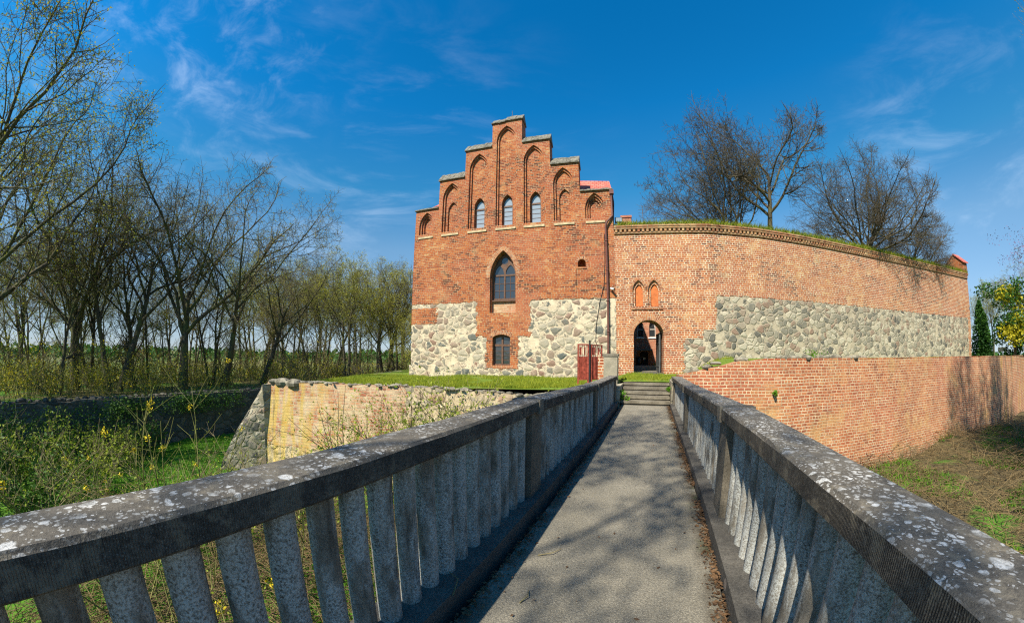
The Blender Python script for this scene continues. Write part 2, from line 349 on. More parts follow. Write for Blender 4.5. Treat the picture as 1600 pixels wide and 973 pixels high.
def mat_path():
    s = NT('worn_path_concrete'); p = s.pos(); x = s.sep(p)[0]
    n1 = s.noise(p, 1.1, 8, 0.75); n2 = s.noise(p, 55, 4, 0.8); n3 = s.noise(p, 110, 2, 0.7)
    c = s.mix(s.rng(n1, 0.3, 0.7), (0.22, 0.205, 0.16), (0.33, 0.305, 0.24))
    c = s.mix(s.rng(n2, 0.42, 0.60, 0.0, 0.75), c, (0.105, 0.10, 0.085))
    c = s.mix(s.rng(n3, 0.53, 0.64, 0.0, 0.9), c, (0.44, 0.41, 0.33))
    vd = s.voro(s.warp(p, 2.2, 0.35), 0.55, 'DISTANCE_TO_EDGE')
    c = s.mix(s.math('MULTIPLY', s.math('LESS_THAN', vd, 0.002), s.rng(s.noise(p, 0.8, 2), 0.55, 0.62, 0, 0.6)), c, (0.08, 0.075, 0.06))
    # dirt and moss that collects along the kerbs
    e = s.math('MAXIMUM', s.rng(x, -0.80, -0.98), s.rng(x, 0.40, 0.56))
    e = s.math('MULTIPLY', e, s.rng(s.noise(p, 5, 6, 0.7), 0.36, 0.58))
    c = s.mix(s.math('MULTIPLY', e, 0.85), c, s.mix(s.rng(s.noise(p, 3, 3), 0.5, 0.6), (0.060, 0.045, 0.028), (0.055, 0.062, 0.024)))
    return s.done(c, 0.9, s.bump(s.math('ADD', n2, n3), 0.9, 0.012))
def mat_foliage(name, a, b, trans=0.3):
    s = NT(name); oi = s.n('ObjectInfo').outputs['Random']; p = s.pos()
    v = s.noise(p, 1.7, 3, 0.6)
    v = s.math('ADD', v, s.math('MULTIPLY', s.math('SUBTRACT', s.noise(p, 30, 1), 0.5), 0.9), True)
    c = s.mix(s.rng(v, 0.25, 0.75, smooth=False), a, b)
    s.b.inputs['Roughness'].default_value = 0.6
    s.set(s.b.inputs['Base Color'], c)
    tr = s.n('BsdfTranslucent'); s.set(tr.inputs[0], c); mx = s.n('MixShader'); mx.inputs[0].default_value = trans
    s.t.links.new(s.b.outputs[0], mx.inputs[1]); s.t.links.new(tr.outputs[0], mx.inputs[2]); s.t.links.new(mx.outputs[0], s.out.inputs[0])
    return s.mat
def mat_bark(name, a, b, moss):
    s = NT(name); p = s.pos()
    n = s.noise(s.vscale(p, (1, 1, 0.35)), 9, 6, 0.7); c = s.mix(s.rng(n, 0.3, 0.7), a, b)
    c = s.mix(s.rng(s.noise(p, 1.3, 4, 0.6), 0.42, 0.66, 0, 0.85), c, moss)
    return s.done(c, 0.95, s.bump(n, 0.6, 0.03))

M = {}
def lichen_yellow(s, uv, col):
    u = s.sep(uv)[0]
    col = s.mix(s.rng(s.noise(uv, 1.6, 7, 0.72), 0.40, 0.62, 0.0, 0.72), col, s.mix(s.noise(uv, 9, 4), (0.50, 0.40, 0.24), (0.66, 0.56, 0.37)))
    streak = s.noise(s.vscale(uv, (1.6, 0.22, 1)), 2.2, 5, 0.6)
    f = s.math('MULTIPLY', s.rng(streak, 0.44, 0.58), s.rng(u, 4.6, 0.8))
    col = s.mix(s.math('MULTIPLY', f, 0.66), col, s.mix(s.noise(uv, 12, 4), (0.42, 0.27, 0.03), (0.66, 0.50, 0.10)))
    d = s.math('MULTIPLY', s.rng(s.noise(s.vscale(uv, (2.2, 0.2, 1)), 2.0, 4, 0.6), 0.60, 0.72), s.rng(u, 8.0, 1.0))
    return s.mix(s.math('MULTIPLY', d, 0.6), col, (0.09, 0.085, 0.05))
def stains_lower(s, uv, col):
    u = s.sep(uv)[0]; v = s.sep(uv)[1]
    far = s.rng(u, 20.0, 25.0)
    st = s.noise(s.vscale(uv, (1.3, 0.14, 1)), 1.7, 5, 0.6)
    col = s.mix(s.math('MULTIPLY', s.math('MULTIPLY', s.rng(st, 0.50, 0.64), far), 0.8), col, (0.17, 0.13, 0.075))
    col = s.mix(s.math('MULTIPLY', s.math('MULTIPLY', s.rng(st, 0.42, 0.34), far), 0.8), col, (0.42, 0.29, 0.06))
    col = s.mix(s.math('MULTIPLY', s.rng(s.noise(uv, 0.5, 7, 0.7), 0.50, 0.66), 0.55), col, s.mix(s.noise(uv, 7, 4), (0.46, 0.25, 0.07), (0.60, 0.42, 0.20)))
    col = s.mix(s.math('MULTIPLY', s.rng(s.noise(s.vscale(uv, (0.5, 1.6, 1)), 0.9, 6, 0.7), 0.58, 0.72), 0.55), col, (0.15, 0.075, 0.045))
    foot = s.math('MULTIPLY', s.rng(v, -2.2, -2.9), s.rng(s.noise(uv, 2, 4), 0.4, 0.6))
    return s.mix(s.math('MULTIPLY', foot, 0.8), col, s.mix(s.noise(uv, 6, 4), (0.10, 0.085, 0.05), (0.26, 0.23, 0.16)))
def soot(s, uv, col):
    n = s.noise(s.vscale(uv, (1.0, 0.5, 1)), 1.1, 6, 0.7)
    return s.mix(s.rng(n, 0.55, 0.75, 0, 0.35), col, (0.30, 0.075, 0.04))

M['chapel'] = mat_masonry('chapel_brick_and_fieldstone', [(-14, 1.0, -1.0, 4.55)],
    [(-7.2, -4.1, 2.6, 4.8), (-6.6, -4.75, 0.85, 2.9), (-11.8, -9.7, 3.35, 4.30)], lichen=soot)
M['gable'] = mat_masonry('gable_brick', dark_amt=0.25, patch_amt=0.25, lichen=soot)
M['curtain'] = mat_masonry('curtain_wall_brick_and_fieldstone', [(5.6, 33.3, 0.5, 4.62), (4.9, 6.0, 0.5, 2.9), (3.9, 6.0, 0.5, 2.45)],
    ramp=[(0.0, (0.12, 0.045, 0.028)), (0.08, (0.27, 0.075, 0.032)), (0.4, (0.42, 0.125, 0.042)), (0.75, (0.49, 0.18, 0.058)), (1.0, (0.58, 0.34, 0.14))],
    mortar=(0.72, 0.60, 0.42), stone=FIELD_GREY, stone_mortar=(0.46, 0.40, 0.29), sscale=2.6, edge=(0.012, 0.04), bh=0.112, mo=0.020, patch_amt=0.6, dark_amt=0.42)
M['lower'] = mat_masonry('bastion_brick', ramp=[(0.0, (0.27, 0.085, 0.042)), (0.3, (0.40, 0.125, 0.052)), (0.7, (0.47, 0.175, 0.07)), (1.0, (0.55, 0.27, 0.12))],
    mortar=(0.64, 0.50, 0.32), bw=0.27, bh=0.108, mo=0.019, patch_amt=0.6, dark_amt=0.32, lichen=stains_lower)
M['bastion'] = mat_masonry('bastion_mixed_masonry', [(5.6, 14, -4, 2), (-1, 7, -4, -1.9)], [],
    ramp=[(0.0, (0.20, 0.075, 0.045)), (0.2, (0.36, 0.12, 0.065)), (0.5, (0.46, 0.20, 0.11)), (0.75, (0.55, 0.36, 0.20)), (1.0, (0.60, 0.46, 0.28))],
    mortar=(0.56, 0.49, 0.33), stone=[(0.0, (0.18, 0.17, 0.13)), (0.4, (0.34, 0.29, 0.20)), (0.7, (0.30, 0.17, 0.11)), (1.0, (0.50, 0.43, 0.29))], stone_mortar=(0.52, 0.42, 0.26), sscale=2.7, lichen=lichen_yellow, patch_amt=0.5)
M['grey_stone'] = mat_masonry('grey_fieldstone', [(-99, 99, -99, 99)], stone=FIELD_GREY, stone_mortar=(0.38, 0.34, 0.23), sscale=3.0, edge=(0.02, 0.05))
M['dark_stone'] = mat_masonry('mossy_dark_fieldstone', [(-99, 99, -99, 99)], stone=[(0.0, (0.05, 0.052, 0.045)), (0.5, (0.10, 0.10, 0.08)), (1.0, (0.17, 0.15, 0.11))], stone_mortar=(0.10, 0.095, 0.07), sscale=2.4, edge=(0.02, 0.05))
M['voussoir'] = mat_masonry('arch_brick', ramp=[(0.0, (0.24, 0.08, 0.04)), (0.3, (0.42, 0.15, 0.06)), (0.7, (0.50, 0.24, 0.11)), (1.0, (0.58, 0.38, 0.20))], mortar=(0.62, 0.52, 0.36), bw=0.30, bh=0.085, mo=0.012, dark_amt=0.1)
M['court'] = mat_masonry('courtyard_brick', ramp=[(0.0, (0.36, 0.13, 0.08)), (0.5, (0.50, 0.20, 0.12)), (1.0, (0.58, 0.30, 0.19))], mortar=(0.55, 0.40, 0.28), dark_amt=0.15, patch_amt=0.15)
M['palebrick'] = mat_masonry('pale_infill_brick', ramp=[(0.0, (0.34, 0.18, 0.09)), (0.5, (0.50, 0.32, 0.17)), (1.0, (0.62, 0.48, 0.30))], mortar=(0.62, 0.53, 0.36), dark_amt=0.05)
M['cornice'] = mat_masonry('cornice_brick', ramp=[(0.0, (0.26, 0.12, 0.06)), (0.5, (0.42, 0.24, 0.11)), (1.0, (0.52, 0.37, 0.20))], mortar=(0.45, 0.38, 0.25), bw=0.28, bh=0.2, dark_amt=0.3, patch_amt=0.6)
M['cap'] = mat_concrete('lichened_rail_cap', (0.14, 0.125, 0.10), (0.055, 0.051, 0.044), (0.26, 0.245, 0.21), True)
M['post'] = mat_concrete('rail_post_concrete', (0.22, 0.195, 0.15), (0.12, 0.105, 0.08), (0.26, 0.25, 0.21))
M['kerb'] = mat_concrete('kerb_concrete', (0.15, 0.14, 0.12), (0.07, 0.067, 0.06), (0.28, 0.27, 0.24))
M['step'] = mat_concrete('step_concrete', (0.26, 0.235, 0.18), (0.13, 0.115, 0.085), (0.36, 0.33, 0.27))
M['pier'] = mat_concrete('pier_concrete', (0.40, 0.36, 0.27), (0.25, 0.23, 0.17), (0.48, 0.45, 0.36))
M['baluster'] = mat_baluster()
M['path'] = mat_path()
M['copestone'] = mat_plain('coping_tile', (0.155, 0.148, 0.12), 0.92, 0.6, 6, 0.9)
M['sill'] = mat_plain('sill_plaster', (0.44, 0.36, 0.22), 0.9, 0.35, 4, 0.3)
M['frame'] = mat_plain('window_frame_paint', (0.12, 0.068, 0.045), 0.5, 0.3, 10)
M['frame_white'] = mat_plain('pale_window_bar', (0.42, 0.40, 0.36), 0.6, 0.2, 10)
M['red_iron'] = mat_plain('rusty_red_iron', (0.28, 0.062, 0.04), 0.6, 0.45, 7, 0.2)
M['pipe'] = mat_plain('downpipe_brown', (0.13, 0.055, 0.045), 0.45, 0.2, 5)
M['black'] = mat_plain('dark_metal', (0.02, 0.02, 0.022), 0.5, 0.2, 8)
M['grey_metal'] = mat_plain('grey_metal', (0.10, 0.105, 0.105), 0.5, 0.25, 4)
M['white'] = mat_plain('white_paint', (0.75, 0.76, 0.76), 0.6, 0.05, 4)
M['orange_wood'] = mat_plain('orange_panel', (0.50, 0.15, 0.045), 0.7, 0.25, 9)
M['rock'] = mat_plain('rubble_rock', (0.20, 0.185, 0.14), 0.95, 0.55, 4, 0.8)
M['woodlog'] = mat_plain('weathered_wood', (0.22, 0.18, 0.12), 0.9, 0.3, 9, 0.3)
def mat_glass(name, col, rough=0.06):
    s = NT(name); n = s.noise(s.obj(), 2.2, 2)
    s.b.inputs['Specular IOR Level'].default_value = 1.0
    return s.done(col, rough, s.bump(n, 0.12, 0.05))
M['glass'] = mat_glass('dark_window_glass', (0.03, 0.035, 0.04))
M['glass_pale'] = mat_glass('pale_window_glass', (0.26, 0.31, 0.36), 0.15)
def mat_tiles():
    s = NT('red_roof_tiles'); uv = s.uv(); br = s.n('TexBrick'); s.set(br.inputs['Vector'], uv); br.inputs['Scale'].default_value = 1
    br.inputs['Color1'].default_value = (0.50, 0.12, 0.09, 1); br.inputs['Color2'].default_value = (0.60, 0.19, 0.14, 1); br.inputs['Mortar'].default_value = (0.16, 0.04, 0.03, 1)
    br.inputs['Brick Width'].default_value = 0.25; br.inputs['Row Height'].default_value = 0.22; br.inputs['Mortar Size'].default_value = 0.012
    return s.done(br.outputs['Color'], 0.6, s.bump(s.math('SUBTRACT', 1.0, br.outputs['Fac']), 0.6, 0.03))
M['tiles'] = mat_tiles()
def mat_ground():
    s = NT('moat_and_field_ground'); p = s.pos(); x, y = s.sep(p)[0], s.sep(p)[1]
    n = s.noise(p, 0.35, 6, 0.65); n2 = s.noise(p, 5, 5, 0.7)
    grass = s.mix(s.rng(n2, 0.3, 0.7), (0.045, 0.13, 0.010), (0.10, 0.25, 0.018))
    dry = s.mix(s.rng(n2, 0.3, 0.7), (0.05, 0.042, 0.022), (0.14, 0.11, 0.05))
    leafy = s.mix(s.rng(n2, 0.3, 0.7), (0.065, 0.060, 0.020), (0.15, 0.14, 0.045))
    c = s.mix(s.rng(n, 0.56, 0.68), grass, s.mix(0.5, grass, dry))
    c = s.mix(s.math('MULTIPLY', s.rng(x, 2.5, 5.0), s.rng(n, 0.36, 0.48)), c, dry)
    wood = s.math('MULTIPLY', s.rng(x, -20.5, -22.5), s.rng(n, 0.40, 0.52)); c = s.mix(wood, c, leafy)
    ln = s.n('VectorMath', operation='LENGTH'); s.set(ln.inputs[0], p); r = ln.outputs['Value']
    fields = s.ramp(s.voro(s.vscale(p, (0.004, 0.011, 1.0)), 1.0, 'F1', out='Color'), [(0.0, (0.07, 0.12, 0.02)), (0.4, (0.12, 0.16, 0.035)), (0.7, (0.20, 0.19, 0.06)), (1.0, (0.10, 0.13, 0.05))])
    c = s.mix(s.rng(r, 60, 120), c, fields)
    return s.done(c, 0.95, s.bump(n2, 0.6, 0.08))
M['ground'] = mat_ground()
def mat_turf():
    s = NT('castle_turf'); p = s.pos(); n = s.noise(p, 0.8, 6, 0.65); n2 = s.noise(p, 9, 5, 0.7)
    c = s.mix(s.rng(n2, 0.3, 0.7), (0.07, 0.13, 0.012), (0.17, 0.25, 0.025))
    c = s.mix(s.rng(n, 0.54, 0.66), c, (0.22, 0.20, 0.05))
    return s.done(c, 0.95, s.bump(n2, 0.6, 0.05))
M['turf'] = mat_turf()
M['blade'] = mat_foliage('grass_blade', (0.13, 0.20, 0.012), (0.35, 0.38, 0.035), 0.35)
M['blade_lawn'] = mat_foliage('lawn_blade', (0.06, 0.18, 0.010), (0.17, 0.35, 0.022), 0.35)
M['straw'] = mat_foliage('dry_straw', (0.075, 0.055, 0.028), (0.29, 0.21, 0.095), 0.1)
M['litter'] = mat_foliage('leaf_litter_brown', (0.05, 0.028, 0.014), (0.17, 0.10, 0.05), 0.0)
M['ivy'] = mat_foliage('ivy_leaf', (0.022, 0.075, 0.012), (0.085, 0.18, 0.020), 0.25)
M['fresh'] = mat_foliage('fresh_spring_leaf', (0.19, 0.28, 0.022), (0.38, 0.44, 0.05), 0.4)
M['yellowleaf'] = mat_foliage('yellow_green_bush', (0.26, 0.28, 0.018), (0.55, 0.46, 0.020), 0.35)
M['bud'] = mat_foliage('tree_buds', (0.24, 0.27, 0.035), (0.45, 0.44, 0.06), 0.35)
M['bud_brown'] = mat_foliage('brown_buds', (0.09, 0.065, 0.035), (0.15, 0.11, 0.05), 0.2)
M['flower'] = mat_foliage('yellow_flowers', (0.62, 0.46, 0.01), (0.75, 0.60, 0.03), 0.2)
M['purple'] = mat_foliage('purple_blossom', (0.13, 0.08, 0.15), (0.26, 0.17, 0.30), 0.2)
M['conifer'] = mat_foliage('conifer_needles', (0.018, 0.075, 0.010), (0.055, 0.14, 0.015), 0.2)
M['bark'] = mat_bark('mossy_bark', (0.042, 0.036, 0.027), (0.12, 0.105, 0.072), (0.11, 0.125, 0.038))
M['bark_grey'] = mat_bark('grey_bark', (0.045, 0.038, 0.030), (0.13, 0.11, 0.075), (0.11, 0.105, 0.045))
M['twig'] = mat_bark('twig_bark', (0.08, 0.066, 0.044), (0.19, 0.155, 0.095), (0.17, 0.165, 0.05))
M['twig_dark'] = mat_bark('dark_twig_bark', (0.050, 0.042, 0.032), (0.12, 0.10, 0.07), (0.09, 0.085, 0.045))
M['greenstem'] = mat_bark('green_sapling_bark', (0.15, 0.16, 0.05), (0.26, 0.25, 0.09), (0.18, 0.20, 0.05))
M['straw_stem'] = mat_bark('dead_bramble_stem', (0.07, 0.05, 0.03), (0.16, 0.12, 0.07), (0.10, 0.09, 0.05))
M['drystem'] = mat_bark('dry_stem', (0.14, 0.115, 0.06), (0.30, 0.25, 0.14), (0.20, 0.19, 0.08))

rnd = random.Random(7)
def nz3(x, y, z=0.0, s=1.0): return noise.noise(Vector((x*s, y*s, z)))
def smooth(a, b, x):
    t = max(0.0, min(1.0, (x-a)/(b-a))); return t*t*(3-2*t)

# ------------------------------------------------------------------ terrain
def ground_h(x, y):
    floor = -2.85 + 0.12*nz3(x, y, 0, 0.35) + 0.35*smooth(9, 17, x)*smooth(0, 8, nz3(x, y, 3, 0.3)*8+4)
    inside = smooth(-20.9, -20.3, x)*smooth(-6.5, -3.2, y)*(1-smooth(46, 52, x))*(1-smooth(42, 46, y))
    d = math.hypot(x, y)
    left = -0.75 - 0.03*max(0, -x-24) + 0.15*nz3(x, y, 5, 0.2)
    near = 0.0 - 0.02*max(0, -y-6)
    out = left*smooth(-16, -21, x) + near*(1-smooth(-16, -21, x))
    out += smooth(44, 52, x)*1.2
    h = floor*inside + out*(1-inside)
    far = -9.0 + 1.5*nz3(x, y, 9, 0.004)
    f = smooth(45, 220, d)
    h = h*(1-f) + far*f
    return h
def build_ground():
    mb_v = [(0, 0, ground_h(0, 0))]; faces = []; na = 288
    radii = []; r = 0.8
    while r < 60: radii.append(r); r += 0.45 + r*0.012
    while r < 9000: radii.append(r); r *= 1.12
    for r in radii:
        for k in range(na):
            a = 2*pi*k/na; x, y = r*cos(a), r*sin(a); mb_v.append((x, y, ground_h(x, y)))
    for k in range(na): faces.append((0, 1+k, 1+(k+1) % na))
    for i in range(len(radii)-1):
        b0, b1 = 1+i*na, 1+(i+1)*na
        for k in range(na):
            k2 = (k+1) % na; faces.append((b0+k, b1+k, b1+k2, b0+k2))
    me = bpy.data.meshes.new('ground'); me.from_pydata(mb_v, [], faces); me.materials.append(M['ground'])
    me.polygons.foreach_set('use_smooth', [True]*len(faces))
    o = bpy.data.objects.new('ground', me); COL.objects.link(o)
    tag(o, 'grassy dry moat floor and fields running to the horizon', 'ground', kind='structure')
build_ground()

# frame of the chapel front: local x runs along the front, y goes into the building
FP = Vector((18.3*sin(R(-7)), 18.3*cos(R(-7)), 0)); FRZ = R(7)
def loc2w(u, y, z=0.0): return Vector((FP.x + u*cos(FRZ) - y*sin(FRZ), FP.y + u*sin(FRZ) + y*cos(FRZ), z))
UPPER = [(5.37, 0.0), (8.4, 0.62), (11.6, 1.62), (17.55, 3.64), (23.96, 5.72), (32.6, 8.25)]      # line of the curtain wall right of its corner (local)
UPPER_W = [loc2w(*p) for p in UPPER]
LOWER = [(0.95, 11.75), (2.6, 11.95), (4.6, 12.5), (7.4, 13.7), (10.53, 15.1), (13.34, 16.6), (15.85, 17.85), (18.6, 19.0), (22.0, 20.45), (28.9, 24.6), (40, 32)]   # foot of the lower wall
BL = (-12.75, 7.15); BR = (-1.42, 11.85)                  # the left bastion's front, top corners
def castle_z(x, y):
    z = 0.42 - 0.16*smooth(-8, -14, x) + 0.05*nz3(x, y, 2, 0.5)
    z += (0.24)*smooth(-2.6, -0.8, x)*smooth(12.6, 13.6, y)
    # ledge right of the steps, in front of the curtain wall
    t = smooth(0.9, 3.4, x)
    yw = 18.8 + max(0, (x-3.1))*0.42
    front = 1 - smooth(yw-2.5, yw-0.6, y)
    z += t*0.80*front + t*0.62*(1-front)*smooth(2.9, 4.5, x)*(1-smooth(yw+0.2, yw+1.4, y))
    return z
def build_castle_ground():
    low = [(x + 0.10, y + 0.45) for x, y in LOWER]
    bnd = [(-22, 31), (-16.2, 15), (-12.95, 7.6), (-9.0, 8.95), (-5.2, 10.5), (-1.5, 12.05), (-1.15, 12.2), (-1.15, 13.35), (0.72, 13.35), (0.85, 12.3)] + low[1:] + [(60, 44), (60, 75), (-22, 75)]
    def inside(x, y):
        c = False; n = len(bnd); j = n-1
        for i in range(n):
            xi, yi = bnd[i]; xj, yj = bnd[j]
            if (yi > y) != (yj > y) and x < (xj-xi)*(y-yi)/(yj-yi)+xi: c = not c
            j = i
        return c
    pts = [Vector(p) for p in bnd]
    for i in range(len(bnd)):                               # refine edges
        pass
    y = 7.0
    while y < 74:
        st = 0.55 if y < 24 else 3.0
        x = -21.5
        while x < 59:
            sx = st if (-17 < x < 12) else max(st, 1.6)
            if inside(x, y): pts.append(Vector((x, y)))
            x += sx
        y += st
    n = len(bnd)
    vs_, es_, fs_, *_ = delaunay_2d_cdt(pts, [(i, (i+1) % n) for i in range(n)], [], 1, 1e-4)
    me = bpy.data.meshes.new('castle_ground'); me.from_pydata([(v.x, v.y, castle_z(v.x, v.y)) for v in vs_], [], [tuple(f) for f in fs_])
    me.materials.append(M['turf']); me.polygons.foreach_set('use_smooth', [True]*len(me.polygons))
    for p in me.polygons:
        pass
    o = bpy.data.objects.new('terrain', me); COL.objects.link(o)
    tag(o, 'turfed bastion top in front of the chapel and castle court', 'terrain', kind='structure')
build_castle_ground()

# ------------------------------------------------------------------ outlines
def lancet(cx, w, z0, zt, n=9, rise=0.88):
    h = min(rise*w, zt-z0-0.02); zs = zt-h; hw = w/2; Rr = (h*h+hw*hw)/w
    pts = [(cx-hw, z0), (cx+hw, z0)]
    a1 = math.asin(min(1, h/Rr))
    for i in range(n+1):
        a = a1*i/n; pts.append((cx+hw-Rr+Rr*cos(a), zs+Rr*sin(a)))
    for i in range(n-1, -1, -1):
        a = a1*i/n; pts.append((cx-hw+Rr-Rr*cos(a), zs+Rr*sin(a)))
    return pts
def segarch(cx, w, z0, zt, rise, n=10):
    hw = w/2; Rr = (hw*hw+rise*rise)/(2*rise); zc = zt-Rr; a0 = math.asin(min(1, hw/Rr)); 
    if rise > hw*0.99: a0 = pi/2
    pts = [(cx-hw, z0), (cx+hw, z0)]
    for i in range(n+1):
        a = a0 - 2*a0*i/n; pts.append((cx+Rr*sin(a), zc+Rr*cos(a)))
    return pts

# ------------------------------------------------------------------ chapel
def build_chapel():
    t = thing('chapel', 'tall red brick chapel with stepped gable above a cream fieldstone base', 'chapel', FP, FRZ)
    edges = [-11.45, -9.86, -8.16, -6.44, -4.56, -2.9, -1.29, 0.44]
    tops = [10.55, 12.38, 14.22, 15.98, 14.2, 12.42, 10.56]
    cxs = [-10.66, -9.02, -7.27, -5.54, -3.87, -2.19, -0.50]
    ntop = [10.38, 12.14, 13.9, 15.66, 13.95, 12.2, 10.45]
    nw = [1.02, 1.14, 1.2, 1.22, 1.2, 1.14, 1.06]
    outer = [(edges[0], -0.6), (edges[-1], -0.6)]
    for i in range(6, -1, -1): outer += [(edges[i+1], tops[i]), (edges[i], tops[i])]
    outer = outer  # counter-clockwise seen from the front
    def layer(k):
        hs = []
        for i in range(7):
            ins = 0.115*k
            three = i in (0, 6)
            if k == 2 and not three:
                if i in (2, 3, 4): hs.append(lancet(cxs[i]+0.04, 0.66, 9.0, 10.95, 7))
                else: hs.append(lancet(cxs[i]+0.04, 0.64, 8.93, 10.92, 7))
                continue
            if k == 3:
                if i in (2, 3, 4): hs.append(lancet(cxs[i]+0.04, 0.60, 9.02, 10.91, 7))
                continue
            hs.append(lancet(cxs[i], nw[i]-2*ins, 8.93, ntop[i]-ins*1.25, 10))
        return hs
    big = lambda k: lancet(-5.66, 1.52-0.10*k, 3.9, 7.44-0.07*k, 10, 1.0)
    cell = lambda k: segarch(-5.72, 1.02-0.04*k, 1.0, 2.70-0.02*k, 0.16, 8)
    hole = segarch(-1.30, 0.42, 6.25, 6.68, 0.2, 8)
    b = MB()
    blind = [(-1.6, 4.85), (-1.02, 4.85), (-1.02, 6.15), (-1.6, 6.15)]
    b.plate(outer, layer(0)+[big(0), cell(0), hole, blind], 0.0, 0.03)
    b.plate(outer, layer(0)+[big(0), cell(0), hole], 0.03, 0.11)
    b.plate(outer, layer(1)+[big(1), cell(0), hole], 0.11, 0.22)
    b.plate(outer, layer(2)+[big(1), cell(1), hole], 0.22, 0.33)
    big2 = lancet(-5.66, 1.40, 4.62, 7.36, 10, 1.0)
    b.plate(outer, layer(3)+[big2, cell(1), hole], 0.33, 0.50)
    b.plate(outer, [], 0.50, 0.95, back=True)
    b.build('facade', [M['chapel']], t)
    # plinth
    p = MB(); p.box(-11.52, 0.2, -0.09, 0.0, -0.6, 0.92, skip='b'); p.box(-11.52, -11.45, 0.0, 2.0, -0.6, 0.92, skip='rf')
    # sloped top
    bevel(p.build('plinth', [M['chapel']], t), 0.05, 1)
    w = MB(); w.box(-11.43, -11.0, 0.95, 16, -0.6, 10.2, skip='f'); w.box(0.0, 0.40, 0.95, 16, -0.6, 10.2, skip='f'); w.box(-11.0, 0.0, 15.5, 16, -0.6, 10.2)
    w.build('wall', [M['chapel']], t)
    r = MB()
    prof = [(-11.75, 10.62), (-11.0, 11.6), (-9.6, 12.25), (-5.5, 14.6), (-1.75, 12.35), (0.40, 12.15), (0.62, 10.75)]
    for a, c in zip(prof[:-1], prof[1:]):
        L = math.hypot(c[0]-a[0], c[1]-a[1])
        r.face([(a[0], 2.05, a[1]), (c[0], 2.05, c[1]), (c[0], 16.3, c[1]), (a[0], 16.3, a[1])], [(0.0, 0.0), (0.0, L), (14.2, L), (14.2, 0.0)])
        r.face([(a[0], 16.3, a[1]-0.12), (c[0], 16.3, c[1]-0.12), (c[0], 2.05, c[1]-0.12), (a[0], 2.05, a[1]-0.12)])
    def slope(*p): r.face(p, [(q[0], (q[1]-0.9)*1.5) for q in p])
    slope((-1.75, 0.955, 10.95), (0.52, 0.955, 10.95), (0.40, 2.05, 12.15), (-1.75, 2.05, 12.35))       # hipped ends towards the gable
    slope((0.52, 0.955, 10.95), (0.62, 2.05, 10.75), (0.40, 2.05, 12.15))
    slope((-11.5, 0.955, 10.95), (-9.6, 0.955, 10.95), (-9.6, 2.05, 12.25), (-11.0, 2.05, 11.6))
    slope((-11.5, 0.955, 10.95), (-11.0, 2.05, 11.6), (-11.75, 2.05, 10.62))
    slope((-9.6, 0.955, 10.95), (-1.75, 0.955, 10.95), (-1.75, 2.05, 12.35), (-5.5, 2.05, 14.6), (-9.6, 2.05, 12.25))
    r.build('roof', [M['tiles']], t)
    rr = random.Random(3)
    for i in range(7):                                     # saddleback copings on the steps
        c = MB(); x0, x1, z0 = edges[i]-0.07, edges[i+1]+0.07, tops[i]
        if i in (0, 1, 2): x1 = edges[i+1]-0.004
        if i in (4, 5, 6): x0 = edges[i]+0.004
        n = 9; hc = 0.34 if i in (0, 6) else 0.66; prof = [(-0.10, 0.003), (-0.10, 0.07), (0.40, hc), (0.98, 0.07), (0.98, 0.003)]
        dz = [rr.uniform(-0.03, 0.02) for _ in range(n+1)]
        if i == 3:
            for k in range(0, 4): dz[k] -= 0.13
        for k in range(n):
            xa, xb = x0+(x1-x0)*k/n, x0+(x1-x0)*(k+1)/n
            for (ya, za), (yb, zb) in zip(prof[:-1], prof[1:]):
                e = lambda z: z + (dz[k] if z > 0.05 else 0)
                c.face([(xa, ya, z0+e(za)), (xb-0.006, ya, z0+e(za)), (xb-0.006, yb, z0+e(zb)), (xa, yb, z0+e(zb))])
            for xe in (xa, xb-0.006):
                c.face([(xe, y_, z0+(z_ + (dz[k] if z_ > 0.05 else 0))) for y_, z_ in prof])
        c.face([(x0, -0.10, z0+0.003), (x1, -0.10, z0+0.003), (x1, 0.98, z0+0.003), (x0, 0.98, z0+0.003)])
        c.build('coping', [M['copestone']], t)
        s = MB(); wd = nw[i]-0.02; cx = cxs[i]
        s.face([(cx-wd/2, -0.05, 8.76), (cx+wd/2, -0.05, 8.76), (cx+wd/2-0.1, 0.3, 8.965), (cx-wd/2+0.1, 0.3, 8.965)])
        s.face([(cx-wd/2, -0.05, 8.66), (cx+wd/2, -0.05, 8.66), (cx+wd/2, -0.05, 8.76), (cx-wd/2, -0.05, 8.76)])
        s.face([(cx-wd/2, 0.0, 8.66), (cx-wd/2, -0.05, 8.66), (cx-wd/2, -0.05, 8.76), (cx-wd/2, 0.02, 8.80)])
        s.face([(cx+wd/2, -0.05, 8.66), (cx+wd/2, 0.0, 8.66), (cx+wd/2, 0.02, 8.80), (cx+wd/2, -0.05, 8.76)])
        s.face([(cx-wd/2, 0.0, 8.66), (cx+wd/2, 0.0, 8.66), (cx+wd/2, -0.05, 8.66), (cx-wd/2, -0.05, 8.66)])
        s.build('sill', [M['sill']], t)
    for i in (2, 3, 4):                                    # three lancet windows of the gable
        cx = cxs[i]+0.04
        f = MB(); o = lancet(cx, 0.60, 9.02, 10.91, 7); h1 = [(cx-0.25, 9.08), (cx+0.25, 9.08), (cx+0.25, 10.20), (cx-0.25, 10.20)]
        h2 = [(cx-0.25, 10.30)] + [(cx+0.25, 10.30)] + [q for q in lancet(cx, 0.50, 9.02, 10.80, 7)[2:] if q[1] > 10.40]
        f.plate(o, [h1, h2], 0.40, 0.46, outer_sides=False)
        fo = f.build('window', [M['frame']], t)
        g = MB(); g.plate(lancet(cx, 0.56, 9.04, 10.87, 7), [], 0.44, 0.45); g.build('pane', [M['glass_pale']], fo)
